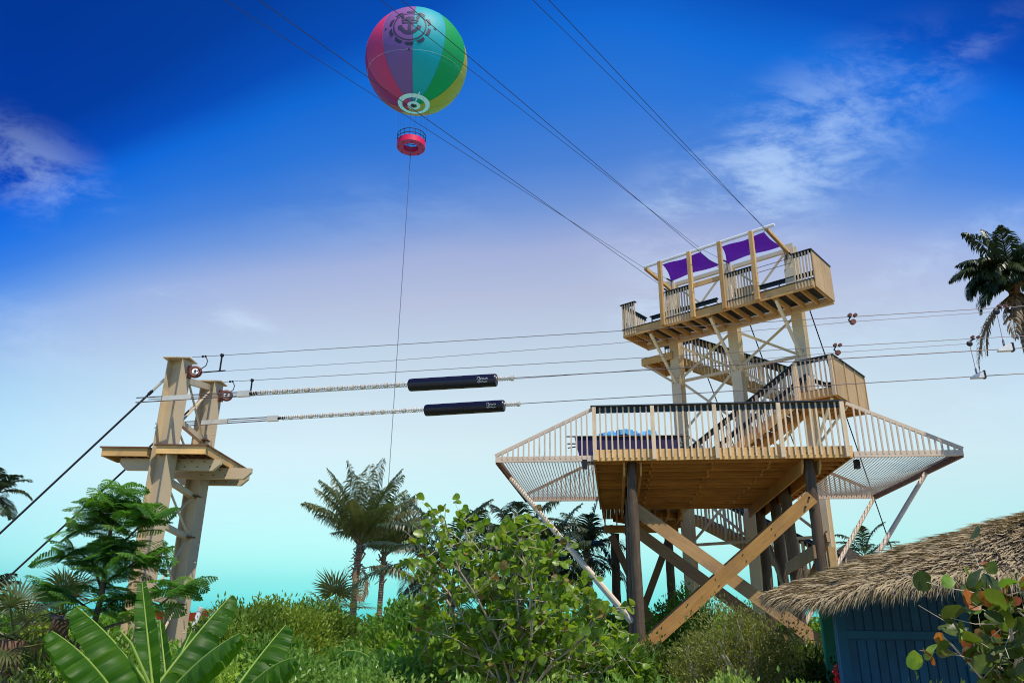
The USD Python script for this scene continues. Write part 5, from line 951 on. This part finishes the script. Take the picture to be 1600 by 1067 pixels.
for k, (a, b, w, sg_, hg, Y0, Y1, ro) in enumerate((((243, 1090), (119, 948), 0.34, 0.05, 0.95, 7.0, 6.7, 0), ((195, 1110), (80, 986), 0.30, 0.06, 0.9, 6.7, 6.3, 0), ((240, 1085), (222, 910), 0.15, 0.0, -0.35, 7.0, 7.1, 0.3), ((243, 1075), (362, 930), 0.30, 0.03, 0.85, 7.1, 7.6, 0), ((262, 1085), (374, 990), 0.27, 0.05, 0.95, 6.8, 6.5, 0), ((262, 1060), (226, 965), 0.15, 0.0, -0.2, 7.4, 7.9, -0.3), ((262, 1085), (250, 968), 0.13, 0.0, -0.5, 7.3, 7.5, 0.5), ((312, 1110), (326, 1008), 0.14, 0.0, -0.15, 7.3, 7.4, 0.15), ((250, 1100), (165, 1010), 0.24, 0.03, 0.7, 7.3, 7.8, 0), ((255, 1090), (300, 985), 0.22, 0.03, 0.8, 7.4, 8.0, 0))):
    banana_leaf(bn, at(*a, Y0), at(*b, Y1), w * 0.66, sg_, hg, 100 + k, ro, tipw=0.45 if k == 2 else 0.12)
q = at(258, 1085, 7.05); rod('stem', 'banana_rib', bn, V(q[0], q[1], 0), q + Z * 0.02, 0.06, 10); MB().tube([V(q[0] - .05, q[1], 0.9), at(238, 1080, 6.9), at(205, 1005, 6.85), at(188, 985, 6.8)], [0.024, 0.018, 0.012, 0.008], 6).build('stalk', 'banana_rib', bn, smooth=True)
b2_ = thing('banana_plant', 'second banana plant with two leaves slanting right beside the first', 'banana plant', V(*at(385, 1085, 7.6)[:2], 0))
for k, (a, b, w, sg_, ro, Y0, Y1, fo) in enumerate((((362, 1085), (447, 976), 0.27, 0.02, 0.85, 7.5, 7.8, 0), ((378, 1085), (458, 1028), 0.24, 0.05, 0.95, 7.3, 7.0, 0), ((368, 1105), (395, 1045), 0.13, 0.02, -0.2, 7.7, 7.9, 0.2))): banana_leaf(b2_, at(*a, Y0), at(*b, Y1), w * 0.76, sg_, ro, 120 + k, fo)
q = at(372, 1095, 7.5); rod('stem', 'banana_rib', b2_, V(q[0], q[1], 0), q + Z * 0.05, 0.06, 10)
b3_ = thing('banana_plant', 'small yellow green banana plant right of the ringed palm trunk', 'banana plant', V(*at(605, 1050, 13)[:2], 0))
for k, (a, b, w, sg_, ro, fo) in enumerate((((602, 1062), (624, 998), 0.16, 0.0, -0.15, 0.1), ((598, 1050), (535, 1018), 0.20, 0.12, 0.7, 0), ((598, 1055), (578, 1030), 0.20, 0.05, 0.7, 0.0), ((608, 1065), (634, 1038), 0.22, 0.05, 0.7, 0.0), ((600, 1070), (590, 1030), 0.15, 0.05, -0.3, 0.2))): banana_leaf(b3_, at(*a, 13), at(*b, 13 + 0.3 * (k - 2)), w, sg_, ro, 130 + k, fo)
q = at(602, 1065, 13); rod('stem', 'banana_rib', b3_, V(q[0], q[1], 0), q, 0.06, 8)

# ------------------------------------------------------------------ sea grape bush in the middle
def sea_grape(label, limbs, Y, R, n_parts, per_tip, seed, mats, depth_j, extra=0, name='sea_grape_bush', base=None, limb_r=0.03, bm='branch'):
    rg = np.random.default_rng(seed); b = V(*at(*(base or limbs[0][0]), Y)[:2], 0); t = thing(name, label, 'bush', b); lp = []; bmb = []
    for l in limbs:
        yj = rg.normal(0, depth_j); pts = np.array([at(x, y, Y + yj * min(1, i / 2)) for i, (x, y) in enumerate(l)]); xs = np.linspace(0, 1, len(pts)); xx = np.linspace(0, 1, 9); pts = np.stack([np.interp(xx, xs, pts[:, c]) for c in range(3)], 1); pts[1:-1] += rg.normal(0, 0.02, (7, 3)); r = np.linspace(limb_r, limb_r * 0.3, 9); MB().tube(pts, r, 6, False).build('branch', bm, t, smooth=True)
        twigs = []
        for q in range(per_tip):
            i = rg.integers(2, 9); d = unit(pts[min(i, 8)] - pts[max(i - 1, 0)] + rg.normal(0, 0.75, 3) + Z * 0.25); L = rg.uniform(0.15, 0.55); e = pts[i] + d * L; twigs.append([pts[i], pts[i] + d * L * 0.5 + rg.normal(0, 0.02, 3), e])
            for w in range(rg.integers(3, 7)): lp.append((pts[i] + d * L * rg.uniform(0.35, 1.0), d))
        mb = MB()
        for w in twigs: mb.tube(w, [limb_r * 0.28, limb_r * 0.2, limb_r * 0.12], 4, False)
        if twigs: mb.build('twigs', 'pale_twig', t, smooth=True, kind='stuff')
        for w in range(4): lp.append((pts[-1], unit(pts[-1] - pts[-2])))
    order = sorted(range(len(lp)), key=lambda i: lp[i][0][1]); rest = {m: MB() for m in mats}; cnt = 0
    for i in order:
        P, d = lp[i]; dd = unit(d * 0.5 + rnd_unit(rg, 1)[0]); nn = unit(Z * 0.8 + rnd_unit(rg, 1)[0] * 0.9 + unit(EYE - P) * 0.2); r_ = R * (0.45 + 0.75 * rg.random() ** 0.8); v, f = round_leaf(P + dd * r_ * 0.2, dd, nn, r_, rg); m = mats[min(int(rg.random() ** 2.2 * len(mats)), len(mats) - 1)]
        if cnt < n_parts: MB().add(v, f).build('leaf', m, t, smooth=True); cnt += 1
        else: rest[m].add(v, f)
    for m, mb in rest.items():
        if mb.n: mb.build('foliage', m, t, smooth=True, kind='stuff')
    return t
B = (800, 1110)
limbs = [[B, (780, 1000), (740, 930), (705, 855), (695, 812)], [B, (790, 980), (765, 900), (735, 850), (722, 815)], [B, (810, 980), (800, 900), (790, 850), (805, 825)], [B, (830, 990), (825, 910), (812, 855), (806, 828)], [B, (850, 1000), (855, 930), (858, 890), (862, 872)], [B, (860, 1010), (880, 960), (890, 930), (895, 915)], [B, (870, 1030), (915, 990), (925, 965), (930, 950)], [B, (745, 1020), (705, 950), (675, 910), (668, 893)], [B, (735, 1040), (695, 1000), (672, 980), (662, 962)], [B, (770, 1020), (720, 960), (680, 900), (668, 870)], [B, (820, 1010), (845, 960), (840, 900), (850, 860)], [B, (790, 1030), (760, 970), (750, 940), (770, 900)], [B, (860, 1040), (910, 1020), (950, 990), (965, 985)], [B, (800, 1030), (815, 970), (790, 940), (775, 930)], [B, (730, 1060), (685, 1040), (665, 1020)], [B, (880, 1060), (930, 1050), (975, 1030)], [B, (770, 1050), (730, 1010), (700, 990)], [B, (830, 1050), (870, 1000), (885, 985)], [B, (815, 1050), (840, 1010), (860, 985)], [B, (760, 1060), (770, 1010), (740, 985)], [B, (800, 1060), (795, 1010), (820, 990)]]
sea_grape('big sea grape bush with round green leaves in front of the deck', limbs, 11.0, 0.057, 295, 33, 141, ['sea_grape_leaf'] * 8 + ['lime_leaf', 'brown_leaf'], 0.45, limb_r=0.021)
# sea grape at the right edge, yellowing
B = (1600, 1110)
limbs = [[(1570, 1110), (1545, 1070), (1510, 1030), (1472, 992)], [(1585, 1110), (1560, 1050), (1525, 1010), (1508, 982)], [B, (1590, 1030), (1580, 970), (1575, 940)], [B, (1590, 1010), (1560, 960), (1548, 930)], [B, (1610, 1000), (1600, 960), (1590, 950)], [B, (1580, 1060), (1560, 1030), (1550, 1015)], [B, (1600, 1060), (1585, 1010), (1590, 985)], [B, (1615, 1060), (1600, 1030), (1596, 1005)], [B, (1590, 1075), (1560, 1060), (1545, 1050)]]
sea_grape('sea grape bush with orange and green leaves before the hut louvres', limbs[2:], 5.6, 0.062, 120, 7, 151, ['deep_leaf', 'deep_leaf', 'deep_leaf', 'green_leaf', 'autumn_leaf'], 0.25, limb_r=0.014)
t_ = thing('bare_branch', 'two pale bare branches with a few brown leaves crossing the blue wall', 'branch', at(1545, 1100, 5.7)); rg = np.random.default_rng(9)
for l in limbs[:2]:
    pts = np.array([at(x, y, 5.7) for x, y in l]); br = MB().tube(pts, [0.014, 0.012, 0.009, 0.005], 6).build('branch', 'pale_twig', t_, smooth=True)
    for q in range(5): i = rg.integers(1, 4); v, f = round_leaf(pts[i] + rg.normal(0, 0.03, 3), rnd_unit(rg, 1)[0], rnd_unit(rg, 1)[0], 0.042, rg); MB().add(v, f).build('leaf', ['brown_leaf', 'autumn_leaf', 'deep_leaf'][q % 3], t_, smooth=True)

# ------------------------------------------------------------------ bushes and undergrowth
def at0(px, Y): q = at(px, 980, Y); return V(q[0], q[1], 0)
def topz(py, Y): return float(at(800, py, Y)[2])
# olive hedge left of the palms
for k, (px, py, Y, rx, lab, m) in enumerate(((385, 940, 20, 1.15, 'rounded olive green bush behind the banana leaves', 'olive_leaf'), (440, 933, 21, 1.3, 'tallest olive green bush left of the palms', 'olive_leaf'), (500, 930, 22.5, 1.15, 'olive green bush below the fan palm', 'olive_leaf'), (345, 965, 18, 0.8, 'small olive bush right of the end tower', 'olive_leaf'))):
    z = topz(py - 9, Y); shrub('bush', lab, at0(px, Y), (rx * 1.1, rx, z), 6000 if k != 3 else 2600, m, 0.105, 0.04, 200 + k, zc=0.5, up=0.9, nclump=150, tight=0.17)
# fine leaved twiggy bush below the deck
shrub('twiggy_bush', 'fine leaved twiggy bush growing below the crossed deck braces', at0(1160, 13.2), (1.05, 0.9, topz(905, 13.2)), 7000, 'fine_leaf', 0.050, 0.020, 211, zc=0.52, up=0.8, nclump=260, tight=0.11, twig_m='pale_twig', stems=16, twigs=50, hollow=0.35)
shrub('twiggy_bush', 'thin twigs with small leaves rising left of the twiggy bush', at0(1085, 14.0), (0.5, 0.5, topz(955, 14.0)), 1500, 'fine_leaf', 0.05, 0.02, 212, zc=0.5, up=0.9, nclump=70, tight=0.09, twig_m='pale_twig', stems=12)
# dark bushes behind the poles
for k, (px, py, Y, rx, lab, m) in enumerate(((945, 935, 26, 1.3, 'dark green bush behind the left deck poles', 'green_leaf'), (1010, 945, 28, 1.2, 'dark green bush between the deck poles', 'green_leaf'), (1068, 905, 24, 0.9, 'taller leafy bush right of the dark deck pole', 'green_leaf'), (1205, 905, 33, 1.2, 'far green bush behind the right deck poles', 'green_leaf'), (905, 965, 18, 1.0, 'green bush behind the right side of the sea grape', 'green_leaf'), (1130, 940, 31, 1.6, 'far bush seen between the crossed braces', 'green_leaf'))):
    shrub('bush', lab, at0(px, Y), (rx, rx, topz(py, Y)), 2600, m, 0.12, 0.05, 220 + k, zc=0.5, up=0.7, nclump=110, tight=0.19)
# greens in the middle ground between banana and sea grape
for k, (px, py, Y, rx, lab, m, L) in enumerate(((648, 915, 17, 1.1, 'leafy green bush left of the sea grape bush', 'green_leaf', 0.13), (605, 975, 16, 0.8, 'yellow green bush between the two palm trunks', 'lime_leaf', 0.10), (540, 1000, 14, 0.8, 'mixed green bush at the foot of the ringed palm', 'green_leaf', 0.11), (470, 1005, 12, 0.8, 'glossy green bush right of the second banana plant', 'bright_leaf', 0.10), (650, 1010, 11.5, 0.7, 'bright bush at the left foot of the sea grape', 'bright_leaf', 0.10), (430, 990, 16, 0.9, 'dark leafy bush below the olive bushes', 'green_leaf', 0.12), (580, 1030, 11, 0.7, 'low bright bush in front of the palm trunks', 'bright_leaf', 0.08), (700, 985, 13, 0.9, 'dense bush inside the left part of the sea grape', 'green_leaf', 0.12), (890, 990, 12.5, 0.8, 'bright green bush under the right part of the sea grape', 'sea_grape_leaf', 0.13), (1015, 985, 15.2, 0.6, 'dark bush under the lower end of the front brace', 'deep_leaf', 0.10), (1245, 985, 15.5, 0.8, 'dark bush left of the hut under the right deck poles', 'deep_leaf', 0.09), (1275, 1005, 12.6, 0.4, 'small dark bush against the left end of the blue wall', 'deep_leaf', 0.08), (1130, 985, 16.0, 0.9, 'dark bush behind the twiggy bush', 'deep_leaf', 0.10), (955, 985, 12.0, 0.55, 'leafy green bush at the foot of the front deck pole', 'sea_grape_leaf', 0.14), (790, 1000, 12.5, 0.9, 'dense dark bush behind the sea grape stems', 'green_leaf', 0.12))):
    shrub('bush', lab, at0(px, Y), (rx, rx * 0.8, topz(py, Y)), 1900, m, L, L * 0.42, 240 + k, zc=0.5, up=0.6, nclump=90, tight=0.14)
# undergrowth at the left
for k, (px, py, Y, rx, lab, m, L) in enumerate(((30, 1000, 12, 1.0, 'dark green bush at the lower left corner', 'deep_leaf', 0.10), (115, 990, 13, 1.0, 'dark bush below the feathery tree', 'deep_leaf', 0.10), (60, 1035, 9.0, 0.7, 'low leafy bush under the shaggy fan palm', 'deep_leaf', 0.07), (190, 985, 13.5, 0.8, 'green bush at the foot of the nearer end column', 'green_leaf', 0.10), (275, 1005, 13.5, 0.7, 'green bush at the foot of the farther end column', 'green_leaf', 0.10), (150, 1020, 9.5, 0.7, 'leafy bush behind the left banana leaves', 'green_leaf', 0.09), (330, 1020, 10.0, 0.8, 'leafy bush behind the right banana leaves', 'green_leaf', 0.09))):
    shrub('bush', lab, at0(px, Y), (rx, rx * 0.8, topz(py, Y)), 1700, m, L, L * 0.4, 260 + k, zc=0.5, up=0.6, nclump=80, tight=0.14)
# low bright shrubs along the bottom
low = [(960, 1042, 9.5), (1020, 1048, 9.3), (1085, 1046, 9.2), (1140, 1040, 9.4), (1200, 1046, 9.2), (1255, 1042, 9.3), (1340, 1058, 8.8), (1400, 1056, 8.9), (1445, 1044, 8.8), (900, 1046, 8.6), (840, 1052, 8.4), (500, 1046, 8.6), (560, 1052, 8.4), (640, 1052, 8.4), (720, 1052, 8.4), (430, 1056, 8.6)]
where = ['left of the front deck pole', 'right of the front deck pole', 'under the left end of the twiggy bush', 'below the twiggy bush', 'below the right end of the twiggy bush', 'left of the red flowers', 'at the left of the blue wall', 'before the middle of the blue wall', 'before the right of the blue wall', 'below the right of the sea grape', 'below the middle of the sea grape', 'right of the second banana plant', 'before the ringed palm trunk', 'before the small banana plant', 'below the left of the sea grape', 'at the tip of the second banana leaf']
for k, ((px, py, Y), wh) in enumerate(zip(low, where)):
    shrub('low_shrub', 'low bright leaved shrub ' + wh, at0(px, Y), (0.34 if 6 <= k <= 8 else 0.46, 0.4, topz(py, Y)), 520 if 6 <= k <= 8 else 1100, 'bright_leaf', 0.062, 0.030, 300 + k, cat='shrub', group=None, zc=0.55, up=1.1, nclump=46, tight=0.075, hollow=0.4)
# far belt of greenery that hides the ground
far_belt = [(-60, 950, 45), (60, 962, 48), (180, 968, 44), (330, 975, 40), (430, 952, 46), (565, 990, 58), (645, 950, 45), (760, 960, 42), (880, 955, 44), (985, 965, 46), (1110, 955, 48), (1215, 955, 46), (1320, 945, 45), (1450, 950, 44)]
place = ['beyond the left edge', 'behind the shaggy fan palm', 'behind the feathery tree', 'behind the red sun sail', 'behind the olive bushes', 'low between the palm trunks', 'right of the palm trunks', 'behind the sea grape bush', 'behind the slim palm', 'behind the left deck poles', 'behind the crossed braces', 'behind the right deck poles', 'behind the thatch canopy', 'behind the hut']
for k, ((px, py, Y), wh) in enumerate(zip(far_belt, place)):
    shrub('tree_clump', 'far dense green thicket ' + wh, at0(px, Y), (3.1, 2.0, topz(py, Y)), 1500, ['green_leaf', 'olive_leaf'][k % 2], 0.30, 0.15, 330 + k, cat='thicket', zc=0.5, up=0.6, nclump=110, tight=0.36)
# red flower spike near the hut
rf = thing('red_flower', 'red flower spike left of the blue hut wall', 'flower', at0(1306, 9.0)); rg = np.random.default_rng(77); q0, q1 = at(1308, 1095, 9.0), at(1305, 1040, 9.0); MB().tube([V(q0[0], q0[1], 0.2), q0, q1], [0.012, 0.010, 0.004], 5).build('stem', 'banana_rib', rf)
for k in range(60):
    f = rg.random() ** 0.8; p = q0 + (q1 - q0) * f; v, ff = round_leaf(p, rnd_unit(rg, 1)[0] + V(0, -0.3, 0.2), rnd_unit(rg, 1)[0], 0.030 * (1.15 - 0.6 * f), rg, 7); MB().add(v, ff).build('petal', 'flower_red', rf)
